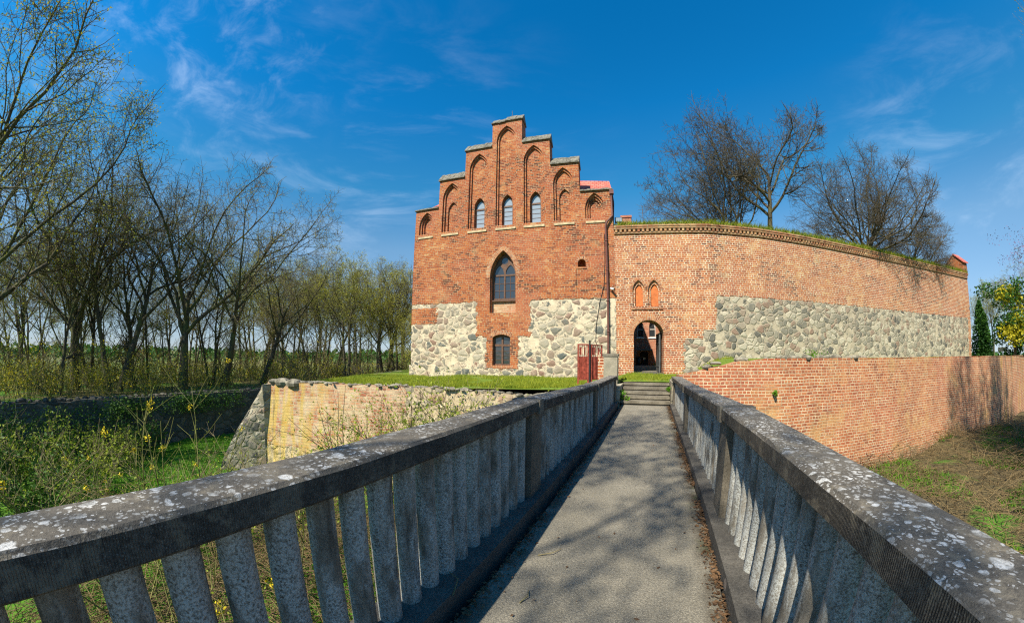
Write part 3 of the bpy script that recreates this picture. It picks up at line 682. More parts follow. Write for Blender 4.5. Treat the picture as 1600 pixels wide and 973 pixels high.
        for z in (9.36, 9.64, 9.92):
            bb = MB(); bb.box(cx-0.25, cx+0.25, 0.425, 0.438, z-0.012, z+0.012); bb.build('glazing_bar', [M['frame']], fo)
    # the big two-light window
    cx = -5.66
    f = MB(); o = lancet(cx, 1.40, 4.62, 7.36, 10, 1.0)
    def circ(x, z, r, n=16): return [(x+r*cos(2*pi*k/n), z+r*sin(2*pi*k/n)) for k in range(n)]
    lights = [[(cx-0.60, 4.75), (cx-0.045, 4.75), (cx-0.045, 6.02), (cx-0.60, 6.02)], [(cx+0.045, 4.75), (cx+0.60, 4.75), (cx+0.60, 6.02), (cx+0.045, 6.02)],
              lancet(cx-0.325, 0.54, 6.12, 6.66, 6, 0.9), lancet(cx+0.325, 0.54, 6.12, 6.66, 6, 0.9), circ(cx, 6.92, 0.20)]
    f.plate(o, lights, 0.36, 0.43, outer_sides=False)
    fo = f.build('window', [M['frame']], t)
    g = MB(); g.plate(lancet(cx, 1.36, 4.66, 7.32, 10, 1.0), [], 0.41, 0.42); g.build('pane', [M['glass']], fo)
    bb = MB()
    for z in (5.18, 5.60):
        for a, c in ((-0.60, -0.045), (0.045, 0.60)): bb.box(cx+a, cx+c, 0.385, 0.405, z-0.013, z+0.013)
    for a in (-0.325, 0.325): bb.box(cx+a-0.012, cx+a+0.012, 0.386, 0.404, 4.75, 6.02)
    bb.build('glazing_lattice', [M['frame']], fo)
    s = MB(); s.box(cx-0.75, cx+0.75, 0.2, 0.34, 4.56, 4.64); s.build('sill', [M['frame']], t)
    s = MB(); s.face([(cx-0.72, 0.325, 3.9), (cx+0.72, 0.325, 3.9), (cx+0.72, 0.325, 4.56), (cx-0.72, 0.325, 4.56)]); s.build('infill', [M['palebrick']], t)
    # brick arch above it, headers set on the curve
    arch_ring(t, lancet(cx, 1.52, 5.5, 7.44, 16, 1.0)[2:], 0.26, 'arch')
    # low window
    cx = -5.72
    f = MB(); o = segarch(cx, 0.98, 1.0, 2.68, 0.15, 8)
    q = 0.42
    lights = [[(cx-q, 1.08), (cx-0.05, 1.08), (cx-0.05, 2.05), (cx-q, 2.05)], [(cx+0.05, 1.08), (cx+q, 1.08), (cx+q, 2.05), (cx+0.05, 2.05)],
              [(cx-q, 2.17), (cx-0.05, 2.17), (cx-0.05, 2.58), (cx-q, 2.49)], [(cx+0.05, 2.17), (cx+q, 2.17), (cx+q, 2.49), (cx+0.05, 2.58)]]
    f.plate(o, lights, 0.22, 0.29, outer_sides=False)
    fo = f.build('window', [M['frame']], t)
    g = MB(); g.plate(segarch(cx, 0.96, 1.02, 2.66, 0.15, 8), [], 0.27, 0.28); g.build('pane', [M['glass']], fo)
    bb = MB()
    for z in (1.3, 1.55, 1.8): bb.box(cx-q, cx+q, 0.255, 0.268, z-0.008, z+0.008)
    bb.build('glazing_lattice', [M['frame']], fo)
    s = MB()
    for k in range(14): s.box(cx-0.66+k*0.096, cx-0.66+k*0.096+0.084, -0.03, 0.2, 0.90, 0.995)
    s.build('sill', [M['voussoir']], t)
    arch_ring(t, segarch(cx, 1.02, 1.0, 2.70, 0.16, 12)[2:], 0.25, 'arch')
    arch_ring(t, segarch(-1.30, 0.42, 6.25, 6.68, 0.2, 10)[2:], 0.16, 'arch')
    # lightning rod
    l = MB(); l.tube([(-5.3, 0.45, 16.3), (-5.3, 0.45, 17.1)], 0.018, 6); l.build('lightning_rod', [M['grey_metal']], t)
def arch_ring(parent, curve, w, name, mat='voussoir', y=-0.008, m=None):
    """ring of bricks along a curve (list of (u, z)), standing on it outward by w"""
    b = MB(); n = len(curve); L = 0.0
    nor = []
    for i in range(n):
        a, c = curve[max(i-1, 0)], curve[min(i+1, n-1)]
        tx, tz = c[0]-a[0], c[1]-a[1]; l = math.hypot(tx, tz); nor.append((tz/l, -tx/l))
    mid = sum(p[0] for p in curve)/n; zc = min(p[1] for p in curve)
    out = []
    for (x, z), (nx, nz_) in zip(curve, nor):
        if (x-mid)*nx + (z-zc)*nz_ < 0: nx, nz_ = -nx, -nz_
        out.append((x+nx*w, z+nz_*w))
    for i in range(n-1):
        a, c, d, e = curve[i], curve[i+1], out[i+1], out[i]
        l = math.hypot(c[0]-a[0], c[1]-a[1])*1.15
        q = [(a[0], y, a[1]), (c[0], y, c[1]), (d[0], y, d[1]), (e[0], y, e[1])]
        u = [(0.012, L), (0.012, L+l), (0.012+w, L+l), (0.012+w, L)]
        b.face(q[::-1], u[::-1])
        b.face([(e[0], y, e[1]), (d[0], y, d[1]), (d[0], 0.02, d[1]), (e[0], 0.02, e[1])], [(0.02, L), (0.02, L+l), (0.04, L+l), (0.04, L)])
        b.face([(c[0], y, c[1]), (a[0], y, a[1]), (a[0], 0.02, a[1]), (c[0], 0.02, c[1])], [(0.02, L+l), (0.02, L), (0.04, L), (0.04, L+l)])
        L += l
    return b.build(name, [M[mat]], parent)
build_chapel()

# ------------------------------------------------------------------ curtain wall with the gate arch
WALLTOP = 8.30
def build_curtain():
    t = thing('curtain_wall', 'high brick curtain wall with an arched gateway and a fieldstone band', 'castle wall', FP, FRZ)
    b = MB(); th = 1.25
    outer = [(0.445, -0.6), (5.37, -0.6), (5.37, WALLTOP), (0.445, WALLTOP)]
    door = segarch(2.095, 1.53, -0.55, 3.39, 0.763, 18)
    twins = [lancet(1.62, 0.62, 4.06, 5.46, 8), lancet(2.42, 0.62, 4.06, 5.46, 8)]
    twins2 = [lancet(1.64, 0.40, 4.10, 5.26, 8), lancet(2.44, 0.40, 4.10, 5.26, 8)]
    b.plate(outer, [door]+twins, 0.0, 0.10)
    b.plate(outer, [door]+twins2, 0.10, 0.24)
    b.plate(outer, [door], 0.24, th, back=True)
    # long stretch right of the corner
    pts = [Vector((x, y)) for x, y in UPPER]; u = 5.37
    nrm = []
    for i in range(len(pts)):
        d = (pts[min(i+1, len(pts)-1)]-pts[max(i-1, 0)]).normalized(); nrm.append(Vector((-d.y, d.x)))
    nrm[0] = Vector((-0.1, 1)).normalized()
    for i in range(len(pts)-1):
        a, c = pts[i], pts[i+1]; l = (c-a).length; na, nc = nrm[i]*th, nrm[i+1]*th
        ns = max(1, int(l/2.5))
        for k in range(ns):
            p, q = a.lerp(c, k/ns), a.lerp(c, (k+1)/ns); pn, qn = na.lerp(nc, k/ns), na.lerp(nc, (k+1)/ns)
            u0, u1 = u+l*k/ns, u+l*(k+1)/ns
            b.face([(p.x, p.y, -0.6), (q.x, q.y, -0.6), (q.x, q.y, WALLTOP), (p.x, p.y, WALLTOP)], [(u0, -0.6), (u1, -0.6), (u1, WALLTOP), (u0, WALLTOP)])
            b.face([(q.x+qn.x, q.y+qn.y, -0.6), (p.x+pn.x, p.y+pn.y, -0.6), (p.x+pn.x, p.y+pn.y, WALLTOP), (q.x+qn.x, q.y+qn.y, WALLTOP)], [(u1, -0.6), (u0, -0.6), (u0, WALLTOP), (u1, WALLTOP)])
            b.face([(p.x, p.y, WALLTOP), (q.x, q.y, WALLTOP), (q.x+qn.x, q.y+qn.y, WALLTOP), (p.x+pn.x, p.y+pn.y, WALLTOP)])
        u += l
    e, en = pts[-1], pts[-1]+nrm[-1]*th
    b.face([(e.x, e.y, -0.6), (en.x, en.y, -0.6), (en.x, en.y, WALLTOP), (e.x, e.y, WALLTOP)], [(u, -0.6), (u+th, -0.6), (u+th, WALLTOP), (u, WALLTOP)])
    b.build('wall', [M['curtain']], t)
    # cornice with a course of dentils
    c = MB(); path = [Vector((0.46, 0.0))] + pts
    nn = [Vector((0, 1))] + nrm; nn[1] = Vector((-0.1, 1)).normalized()
    def strip(y0, z0, z1, back):
        for i in range(len(path)-1):
            p, q, np_, nq = path[i], path[i+1], nn[i], nn[i+1]
            A, B = p-np_*y0, q-nq*y0; Cc, D = q+nq*back, p+np_*back; l = (q-p).length
            c.face([(A.x, A.y, z0), (B.x, B.y, z0), (B.x, B.y, z1), (A.x, A.y, z1)], [(p.x, z0), (p.x+l, z0), (p.x+l, z1), (p.x, z1)])
            c.face([(A.x, A.y, z1), (B.x, B.y, z1), (Cc.x, Cc.y, z1), (D.x, D.y, z1)])
            c.face([(D.x, D.y, z0), (Cc.x, Cc.y, z0), (B.x, B.y, z0), (A.x, A.y, z0)])
            if i == 0: c.face([(D.x, D.y, z0), (A.x, A.y, z0), (A.x, A.y, z1), (D.x, D.y, z1)])
        A, B = path[-1]-nn[-1]*y0, path[-1]+nn[-1]*back
        c.face([(A.x, A.y, z0), (B.x, B.y, z0), (B.x, B.y, z1), (A.x, A.y, z1)])
    strip(0.07, 7.96, 8.04, -0.004)
    strip(0.13, 8.20, 8.31, -0.004)
    strip(0.16, 8.312, 8.40, 1.3)
    for i in range(len(path)-1):
        p, q = path[i], path[i+1]; l = (q-p).length; d = (q-p)/l; nr = Vector((-d.y, d.x)); k = 0.06
        while k < l-0.1:
            a = p+d*k; b2 = p+d*(k+0.115)
            for z0, z1 in ((8.042, 8.198),):
                F = [a-nr*0.11, b2-nr*0.11, b2-nr*0.001, a-nr*0.001]
                c.face([(F[0].x, F[0].y, z0), (F[1].x, F[1].y, z0), (F[1].x, F[1].y, z1), (F[0].x, F[0].y, z1)])
                c.face([(F[3].x, F[3].y, z0), (F[0].x, F[0].y, z0), (F[0].x, F[0].y, z1), (F[3].x, F[3].y, z1)])
                c.face([(F[1].x, F[1].y, z0), (F[2].x, F[2].y, z0), (F[2].x, F[2].y, z1), (F[1].x, F[1].y, z1)])
                c.face([(F[3].x, F[3].y, z0), (F[2].x, F[2].y, z0), (F[1].x, F[1].y, z0), (F[0].x, F[0].y, z0)])
            k += 0.235
    c.build('cornice', [M['cornice']], t)
    arch_ring(t, segarch(2.095, 1.53, 0.6, 3.39, 0.763, 26)[2:], 0.36, 'gateway_arch')
    for cx in (1.62, 2.42): arch_ring(t, lancet(cx, 0.62, 4.9, 5.46, 10)[2:], 0.14, 'arch')
    for cx in (1.64, 2.44):
        p = MB(); p.plate(lancet(cx+0.02, 0.36, 4.12, 5.22, 8), [], 0.17, 0.24); p.build('panel', [M['orange_wood']], t)
    s = MB()
    for k in range(17): s.box(1.22+k*0.096, 1.22+k*0.096+0.086, -0.05, 0.09, 3.93, 4.03)
    s.build('sill', [M['voussoir']], t)
    # grey sheet door leaf standing open inside the passage
    d = MB(); d.box(2.70, 2.76, 0.5, 1.75, 0.72, 2.75); d.box(2.685, 2.70, 0.55, 1.70, 1.0, 1.06); d.box(2.685, 2.70, 0.55, 1.70, 2.2, 2.26)
    d.build('door', [M['grey_metal']], t)
    d = MB(); d.box(1.33, 2.86, -0.25, 1.25, 0.4, 0.70); bevel(d.build('threshold', [M['kerb']], t), 0.02)
    # little tiled gablet that ends the wall
    g = MB(); e = pts[-1]; d2 = (pts[-1]-pts[-2]).normalized(); nr = Vector((-d2.y, d2.x))
    def P(a, y, z): q = e - d2*a + nr*y; return (q.x, q.y, z)
    a0, a1 = -0.02, 0.9
    prof = [(-0.1, 8.403), (1.35, 8.403), (1.35, 9.3), (0.62, 10.0), (-0.1, 9.3)]
    for a in (a0, a1): g.face([P(a, y, z) for y, z in prof])
    for (ya, za), (yb, zb) in zip(prof, prof[1:]+prof[:1]): g.face([P(a0, ya, za), P(a1, ya, za), P(a1, yb, zb), P(a0, yb, zb)])
    g.build('gablet', [M['gable']], t)
    g = MB()
    for sgn in (-1, 1):
        yb = 0.62+sgn*0.86
        for z_ in (0.0, 0.09):
            g.face([P(a0-0.08, 0.62, 10.06+z_), P(a1+0.08, 0.62, 10.06+z_), P(a1+0.08, yb, 9.24+z_), P(a0-0.08, yb, 9.24+z_)])
        for a in (a0-0.08, a1+0.08): g.face([P(a, 0.62, 10.06), P(a, 0.62, 10.15), P(a, yb, 9.33), P(a, yb, 9.24)])
        g.face([P(a0-0.08, yb, 9.24), P(a1+0.08, yb, 9.24), P(a1+0.08, yb, 9.33), P(a0-0.08, yb, 9.33)])
    g.build('roof', [M['tiles']], t)
build_curtain()

def build_rampart():
    pts = [Vector(p) for p in UPPER]; b = []
    f = []; rows = [(1.2, 8.28), (4.0, 8.35), (7.5, 8.2), (10.0, 4.5), (12.0, 0.4)]
    path = [Vector((8.4, 0.62))] + pts[2:]
    for i, p in enumerate(path):
        d = (path[min(i+1, len(path)-1)]-path[max(i-1, 0)]).normalized(); n = Vector((-d.y, d.x))
        for o, z in rows:
            q = p+n*o; w = loc2w(q.x, q.y, z); b.append(tuple(w))
        w = loc2w((p+n*1.2).x, (p+n*1.2).y, 0.3); b.append(tuple(w))
    k = len(rows)+1
    for i in range(len(path)-1):
        for j in range(len(rows)-1): f.append((i*k+j, (i+1)*k+j, (i+1)*k+j+1, i*k+j+1))
    for i in (0, len(path)-1): f.append(tuple([i*k+len(rows)] + [i*k+j for j in range(len(rows))]))
    me = bpy.data.meshes.new('rampart'); me.from_pydata(b, [], f); me.materials.append(M['turf'])
    o = bpy.data.objects.new('terrain', me); COL.objects.link(o); tag(o, 'earth rampart heaped behind the curtain wall', 'terrain', kind='structure')
build_rampart()

# ------------------------------------------------------------------ lower bastion wall (right) and left bastion, moat wall
def battered_wall(foot, zb, ztop, thick, batter, mat, name, parent, step=0.6, jag=None, usub=0.0):
    b = MB(); P = [Vector(p) for p in foot]; u = usub
    nr = []
    for i in range(len(P)):
        d = (P[min(i+1, len(P)-1)]-P[max(i-1, 0)]).normalized(); nr.append(Vector((-d.y, d.x)))
    cols = []
    for i in range(len(P)-1):
        l = (P[i+1]-P[i]).length; ns = max(1, int(l/step))
        for k in range(ns + (1 if i == len(P)-2 else 0)):
            f = k/ns; cols.append((P[i].lerp(P[i+1], f), nr[i].lerp(nr[i+1], f).normalized(), u+l*f))
        u += l
    nzv = 5; ring = []
    for p, n, uu in cols:
        zt = ztop(uu-usub)
        col = []
        for j in range(nzv+1):
            z = zb+(zt-zb)*j/nzv; off = batter*(z-zb) + 0.035*nz3(uu*0.7, z*0.9, 4)
            q = p+n*off; col.append(((q.x, q.y, z), (uu, z)))
        q = p+n*(batter*(zt-zb)+thick); col.append(((q.x, q.y, zt-0.03), (uu, zt+thick)))
        q = p+n*(batter*(zt-zb)+thick+0.1); col.append(((q.x, q.y, zb), (uu, zb)))
        ring.append(col)
    for c0, c1 in zip(ring[:-1], ring[1:]):
        for j in range(len(c0)-1):
            b.face([c0[j][0], c1[j][0], c1[j+1][0], c0[j+1][0]], [c0[j][1], c1[j][1], c1[j+1][1], c0[j+1][1]])
    for c, rev in ((ring[0], True), (ring[-1], False)):
        pts = [q[0] for q in c]; b.face(pts[::-1] if rev else pts)
    return b.build(name, mat, parent)
def rocks(name, places, mat, parent, seed=1):
    b = MB(); rr = random.Random(seed)
    for (x, y, z, sx, sy, sz) in places:
        a = rr.uniform(0, pi); n = 7; lev = [(-0.5, 0.85), (0.0, 1.0), (0.35, 0.8), (0.52, 0.35)]; rings = []
        jit = [rr.uniform(0.75, 1.15) for _ in range(n)]
        for lz, lr in lev:
            rings.append([(x+cos(a)*sx*lr*jit[k]*cos(2*pi*k/n)-sin(a)*sy*lr*jit[k]*sin(2*pi*k/n), y+sin(a)*sx*lr*jit[k]*cos(2*pi*k/n)+cos(a)*sy*lr*jit[k]*sin(2*pi*k/n), z+sz*(lz+rr.uniform(-0.06, 0.06))) for k in range(n)])
        for r0, r1 in zip(rings[:-1], rings[1:]):
            for k in range(n): b.face([r0[k], r0[(k+1) % n], r1[(k+1) % n], r1[k]])
        b.face(rings[-1])
    return b.build(name, mat, parent)
def build_low_walls():
    t = thing('bastion_wall', 'long salmon brick bastion wall rising from the dry moat right of the bridge', 'retaining wall', (0, 0, 0))
    def zt(u):
        steps = [(0, 0.98), (0.35, 1.08), (0.8, 1.2), (1.3, 1.3), (1.9, 1.42), (2.7, 1.50), (99, 1.52)]
        for a, z in reversed(steps[:-1]):
            if u >= a: return z + 0.03*nz3(u*1.7, 3) + 0.025*nz3(u*6.1, 8)
        return 0.98
    battered_wall(LOWER, -3.4, zt, 0.55, 0.075, [M['lower']], 'wall', t, 0.45)
    rr = random.Random(5); pl = []
    for k in range(26):
        i = rr.uniform(0, 3.5); a = Vector(LOWER[int(i)]).lerp(Vector(LOWER[int(i)+1]), i-int(i)); pl.append((a.x+0.1, a.y+0.62+rr.uniform(-0.1, 0.2), zt(i*2)+0.03, rr.uniform(0.08, 0.28), rr.uniform(0.08, 0.2), rr.uniform(0.08, 0.16)))
    rocks('rubble_top', pl, [M['rock']], t, 2)
    t = thing('bastion_wall', 'low ruined bastion wall with yellow lichen below the chapel grass', 'retaining wall', (0, 0, 0))
    L = math.hypot(BR[0]-BL[0], BR[1]-BL[1])
    foot = [(BL[0]-0.05, BL[1]-0.30), (-9, 8.40), (-5, 10.05), (BR[0]+0.1, BR[1]-0.32)]
    zl = lambda u: (0.47 - 0.10*smooth(5, 9, u) - 0.12*smooth(7.5, 10, u)*1.0 + 0.05*nz3(u*1.6, 7) + 0.03*nz3(u*5, 9))
    battered_wall(foot, -3.3, zl, 0.7, 0.075, [M['bastion']], 'wall', t, 0.3)
    rr = random.Random(8); pl = []
    for k in range(150):
        f = rr.random(); x, y = foot[0][0]+(foot[-1][0]-foot[0][0])*f, foot[0][1]+(foot[-1][1]-foot[0][1])*f
        o = rr.uniform(0.2, 0.75); s = rr.uniform(0.05, 0.18)*(1.5 if f < 0.12 else 1)
        pl.append((x-0.4*o, y+0.92*o, zl(f*L)+0.02, s, s*rr.uniform(0.5, 0.9), s*rr.uniform(0.4, 0.65)))
    rocks('rubble_top', pl, [M['rock']], t, 4)
    # battered grey end of the bastion, stepping down to the moat on its left
    b = MB()
    def ring(z, spread):
        return [Vector((BL[0]-0.03-0.05, BL[1]-0.30+0.0, z)), Vector((BL[0]-0.15-spread*0.75, BL[1]-0.1-spread*1.15, z)), Vector((BL[0]-0.6-spread*1.35, BL[1]+0.5-spread*0.75, z)), Vector((BL[0]-0.3-spread*0.5, BL[1]+2.5, z)), Vector((BL[0]+0.5, BL[1]+2.5, z))]
    lv = [(-3.3, 1.55), (-2.4, 1.30), (-1.4, 0.88), (-0.5, 0.45), (0.15, 0.15), (0.38, 0.02)]
    rg = [ring(z, s) for z, s in lv]
    for j in range(len(rg)):
        for q in rg[j]: q.x += 0.09*nz3(q.x*2, q.y*2, q.z*1.5); q.y += 0.09*nz3(q.x*2, q.y*2, 5+q.z*1.5)
    for r0, r1 in zip(rg[:-1], rg[1:]):
        uu = 0.0
        for k in range(5):
            k2 = (k+1) % 5; l = (r0[k2]-r0[k]).length
            b.face([r0[k2], r0[k], r1[k], r1[k2]], [(uu+l, r0[k].z), (uu, r0[k].z), (uu, r1[k].z), (uu+l, r1[k].z)]); uu += l
    b.face(rg[-1][::-1])
    b.build('buttress', [M['grey_stone']], t)
    rocks('rubble_top', [(BL[0]-0.25, BL[1]+0.3, 0.40, 0.35, 0.3, 0.3), (BL[0]+0.3, BL[1]+0.3, 0.48, 0.45, 0.3, 0.25), (BL[0]+0.9, BL[1]+0.45, 0.47, 0.35, 0.3, 0.25)], [M['rock']], t, 9)
    # side wall of the terrace, running back on the left
    battered_wall([(-22, 31), (-16.3, 15), (BL[0]-0.2, BL[1]+0.6)], -3.2, lambda u: 0.25+0.06*nz3(u, 1), 0.6, 0.05, [M['grey_stone']], 'side_wall', t, 1.0)
    # outer moat wall, dark and in shade
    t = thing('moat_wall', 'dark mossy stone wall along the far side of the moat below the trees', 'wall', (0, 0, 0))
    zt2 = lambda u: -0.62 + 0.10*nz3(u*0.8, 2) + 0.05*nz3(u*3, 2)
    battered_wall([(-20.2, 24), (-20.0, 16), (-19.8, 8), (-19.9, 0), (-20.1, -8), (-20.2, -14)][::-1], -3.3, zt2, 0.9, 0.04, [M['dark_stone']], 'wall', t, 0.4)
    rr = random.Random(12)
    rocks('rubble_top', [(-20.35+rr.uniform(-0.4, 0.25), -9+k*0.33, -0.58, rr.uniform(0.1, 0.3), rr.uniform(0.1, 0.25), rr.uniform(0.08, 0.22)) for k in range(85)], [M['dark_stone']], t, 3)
build_low_walls()

# ------------------------------------------------------------------ footbridge, balustrades, steps, gate
def deck_z(y): return -0.05*smooth(3.4, 7.6, y)
def rail_z(y):
    k = [(-6, 1.15), (0.6, 1.15), (3.45, 1.13), (7.55, 0.985), (11.9, 0.92)]
    for (a, za), (b, zb) in zip(k[:-1], k[1:]):
        if y <= b: return za+(zb-za)*(max(y, a)-a)/(b-a)
    return 0.92
YS = [-7.4+0.35*i for i in range(200)]
def run(b, x0, x1, zlo, zhi, ya, yb, n, m=0):
    """a long bar along y whose bottom and top follow functions of y"""
    ys = [ya+(yb-ya)*i/n for i in range(n+1)]
    for p, q in zip(ys[:-1], ys[1:]):
        a = [(x0, p, zlo(p)), (x1, p, zlo(p)), (x1, p, zhi(p)), (x0, p, zhi(p))]; c = [(x0, q, zlo(q)), (x1, q, zlo(q)), (x1, q, zhi(q)), (x0, q, zhi(q))]
        for k in range(4):
            k2 = (k+1) % 4; b.face([a[k], a[k2], c[k2], c[k]][::-1], m=m)
    for y, rv in ((ya, False), (yb, True)):
        f = [(x0, y, zlo(y)), (x1, y, zlo(y)), (x1, y, zhi(y)), (x0, y, zhi(y))]; b.face(f[::-1] if rv else f, m=m)
def build_bridge():
    t = thing('footbridge', 'narrow concrete footbridge deck leading over the dry moat to the steps', 'bridge', (0, 0, 0))
    b = MB(); run(b, -0.985, 0.585, lambda y: deck_z(y)-0.2, deck_z, -6.5, 11.9, 40); b.build('walkway', [M['path']], t)
    b = MB(); run(b, -1.46, 1.04, lambda y: deck_z(y)-0.62, lambda y: deck_z(y)-0.204, -6.5, 11.9, 20); b.build('deck_slab', [M['post']], t)
    for y in (-0.6, 3.55, 7.6):
        b = MB(); b.box(-1.3, 0.88, y-0.3, y+0.3, -3.4, -0.63); b.build('pier', [M['post']], t)
    b = MB(); b.box(-1.40, 1.0, 11.7, 11.9, -3.4, -0.63); b.build('abutment', [M['grey_stone']], t)
    def balustrade(xin, xout, label, seed):
        r = random.Random(seed); sgn = 1 if xin > 0 else -1
        t = thing('balustrade', label, 'balustrade', (0, 0, 0))
        xa, xb = min(xin, xout), max(xin, xout); xc = (xa+xb)/2
        posts = [-0.72, 3.48, 7.58, 11.72]
        for i, y in enumerate(posts):                      # posts
            p = MB(); h = 0.165 if i else 0.16
            p.box(xa+0.035, xb-0.035, y-h, y+h, deck_z(y)+0.10, rail_z(y)-0.118)
            bevel(p.build('post', [M['post']], t), 0.012)
            c = MB(); c.box(xa-0.018, xb+0.018, y-0.065, y+0.065, rail_z(y)-0.14, rail_z(y)+0.006); bevel(c.build('cap_block', [M['post']], t), 0.012)
        for a, c in zip(posts[:-1], posts[1:]):
            # cap of the bay: slightly crowned profile
            m = MB(); n = 12; ys = [a+0.066+(c-a-0.132)*i/n for i in range(n+1)]
            prof = [(xa+0.012, -0.128), (xa, -0.115), (xa, -0.018), (xa+0.016, -0.001), (xc, 0.006), (xb-0.016, -0.001), (xb, -0.018), (xb, -0.115), (xb-0.012, -0.128)]
            jag = [[(r.uniform(-0.003, 0.003), r.uniform(-0.003, 0.003)) for _ in prof] for _ in ys]
            rings = [[(x+j[0], y, rail_z(y)+z+j[1]) for (x, z), j in zip(prof, jg)] for y, jg in zip(ys, jag)]
            k = len(prof)
            for r0, r1 in zip(rings[:-1], rings[1:]):
                for q in range(k): m.face([r0[q], r0[(q+1) % k], r1[(q+1) % k], r1[q]], smooth=False)
            m.face(rings[0][::-1]); m.face(rings[-1])
            m.build('rail_cap', [M['cap']], t)
            m = MB(); run(m, xa-0.05 if sgn > 0 else xa-0.02, xb+0.02 if sgn > 0 else xb+0.05, lambda y: deck_z(y)-0.21, lambda y: deck_z(y)+0.105, a+0.0 if a > 0 else a-0.2, c, 8)
            bevel(m.build('plinth', [M['kerb']], t), 0.012)
            nb = 20; span = (c-a)-0.33
            for i in range(nb):
                y = a+0.165+span*(i+0.5)/nb + r.uniform(-0.008, 0.008); x = xc+r.uniform(-0.006, 0.006); rad = 0.064+r.uniform(-0.003, 0.003)
                z0, z1 = deck_z(y)+0.10, rail_z(y)-0.12; q = MB(); lx = r.uniform(-0.004, 0.004)
                q.tube([(x, y, z0), (x+lx, y, z0+0.02), (x+lx, y, (z0+z1)/2), (x, y, z1-0.01), (x, y, z1)], [rad*1.02, rad, rad*0.985, rad, rad*1.02], 18)
                q.build('baluster', [M['baluster']], t)
    balustrade(-1.12, -1.395, 'lichen crusted concrete balustrade on the chapel side of the footbridge', 21)
    balustrade(0.66, 0.96, 'lichen crusted concrete balustrade on the side of the salmon bastion wall', 22)
    t = thing('stone_steps', 'worn flight of five steps between bridge end and gateway', 'steps', (0, 12, 0))
    zz = [0.075, 0.205, 0.335, 0.465, 0.60]
    for i, z in enumerate(zz):
        b = MB(); y0 = 12.0+i*0.29 - 12; jx = 0.015*(i % 2)
        b.box(-1.02+jx, 0.64-jx, y0, y0+(0.42 if i < 4 else 0.6), z-0.085, z)
        b.box(-0.98, 0.60, y0+0.035, y0+0.4, z-0.13, z-0.085, skip='t')
        bevel(b.build('step', [M['step']], t), 0.014)
    t = thing('abutment_wall', 'small rough stone cheek wall right of the steps', 'wall', (0, 0, 0))
    b = MB(); b.box(0.66, 1.0, 11.92, 13.5, -0.6, 0.72); b.build('wall', [M['grey_stone']], t)
    rocks('rubble_top', [(0.83, 12.1+i*0.2, 0.73+0.03*(i % 3), 0.16, 0.12, 0.12) for i in range(7)], [M['rock']], t, 15)
    t = thing('abutment_wall', 'small stone cheek wall left of the steps beside the gate pier', 'wall', (0, 0, 0))
    b = MB(); b.box(-1.38, -1.04, 11.92, 13.5, -0.6, 0.56); b.build('wall', [M['grey_stone']], t)
    t = thing('gate_pier', 'square pale concrete gate pier at the end of the chapel side balustrade', 'gate pier', (-1.46, 13.0, 0))
    b = MB(); b.box(-0.26, 0.24, -0.2, 0.25, 0.2, 1.56); bevel(b.build('pier', [M['pier']], t), 0.02)
    b = MB(); b.box(-0.29, 0.27, -0.23, 0.28, 1.562, 1.65); bevel(b.build('capstone', [M['step']], t), 0.02)
    b = MB(); b.box(-0.48, -0.262, -0.12, 0.2, 0.2, 1.53); b.build('brick_stub', [M['curtain']], t)
    t = thing('iron_gate', 'rusty red sheet iron gate standing open on the chapel grass', 'gate', (-2.35, 13.0, 0.5))
    def leaf(x0, y0, x1, y1, zb, zt):
        d = Vector((x1-x0, y1-y0)); l = d.length; d /= l; n = Vector((-d.y, d.x))*0.025
        fr = MB()
        def bar(a, b_, z0, z1, th=1.0):
            A, B = Vector((x0, y0))+d*a, Vector((x0, y0))+d*b_
            q = [A-n*th, B-n*th, B+n*th, A+n*th]
            for k in range(4):
                k2 = (k+1) % 4; fr.face([(q[k].x, q[k].y, z0), (q[k2].x, q[k2].y, z0), (q[k2].x, q[k2].y, z1), (q[k].x, q[k].y, z1)])
            fr.face([(p.x, p.y, z1) for p in q]); fr.face([(p.x, p.y, z0) for p in q[::-1]])
        bar(0, 0.05, zb-0.12, zt); bar(l-0.05, l, zb-0.12, zt); bar(0.05, l-0.05, zt-0.05, zt); bar(0.05, l-0.05, zb+0.04, zb+0.08)
        for k in range(1, 5): bar(l*k/5-0.008, l*k/5+0.008, zb+0.9, zt-0.05, 0.4)
        fr.build('frame', [M['red_iron']], t)
        fr = MB(); nseg = 14
        for k in range(nseg):
            a0, a1 = 0.05+(l-0.1)*k/nseg, 0.05+(l-0.1)*(k+1)/nseg; o0, o1 = (0.6 if k % 2 else -0.6), (-0.6 if k % 2 else 0.6)
            A, B = Vector((x0, y0))+d*a0+n*o0, Vector((x0, y0))+d*a1+n*o1
            fr.face([(A.x, A.y, zb+0.08), (B.x, B.y, zb+0.08), (B.x, B.y, zb+0.92), (A.x, A.y, zb+0.92)])
            if k % 7 in (1, 2, 3): fr.face([(A.x, A.y, zb+0.98), (B.x, B.y, zb+0.98), (B.x, B.y, zb+1.28), (A.x, A.y, zb+1.28)])
        fr.build('sheet', [M['red_iron']], t)
    leaf(-0.37, -0.05, 0.02, 0.15, 0.12, 1.52)
    leaf(0.10, 0.20, 0.44, 0.75, 0.12, 1.50)
    b = MB(); b.box(0.03, 0.085, 0.12, 0.18, -0.1, 1.66); b.build('post', [M['black']], t)
build_bridge()

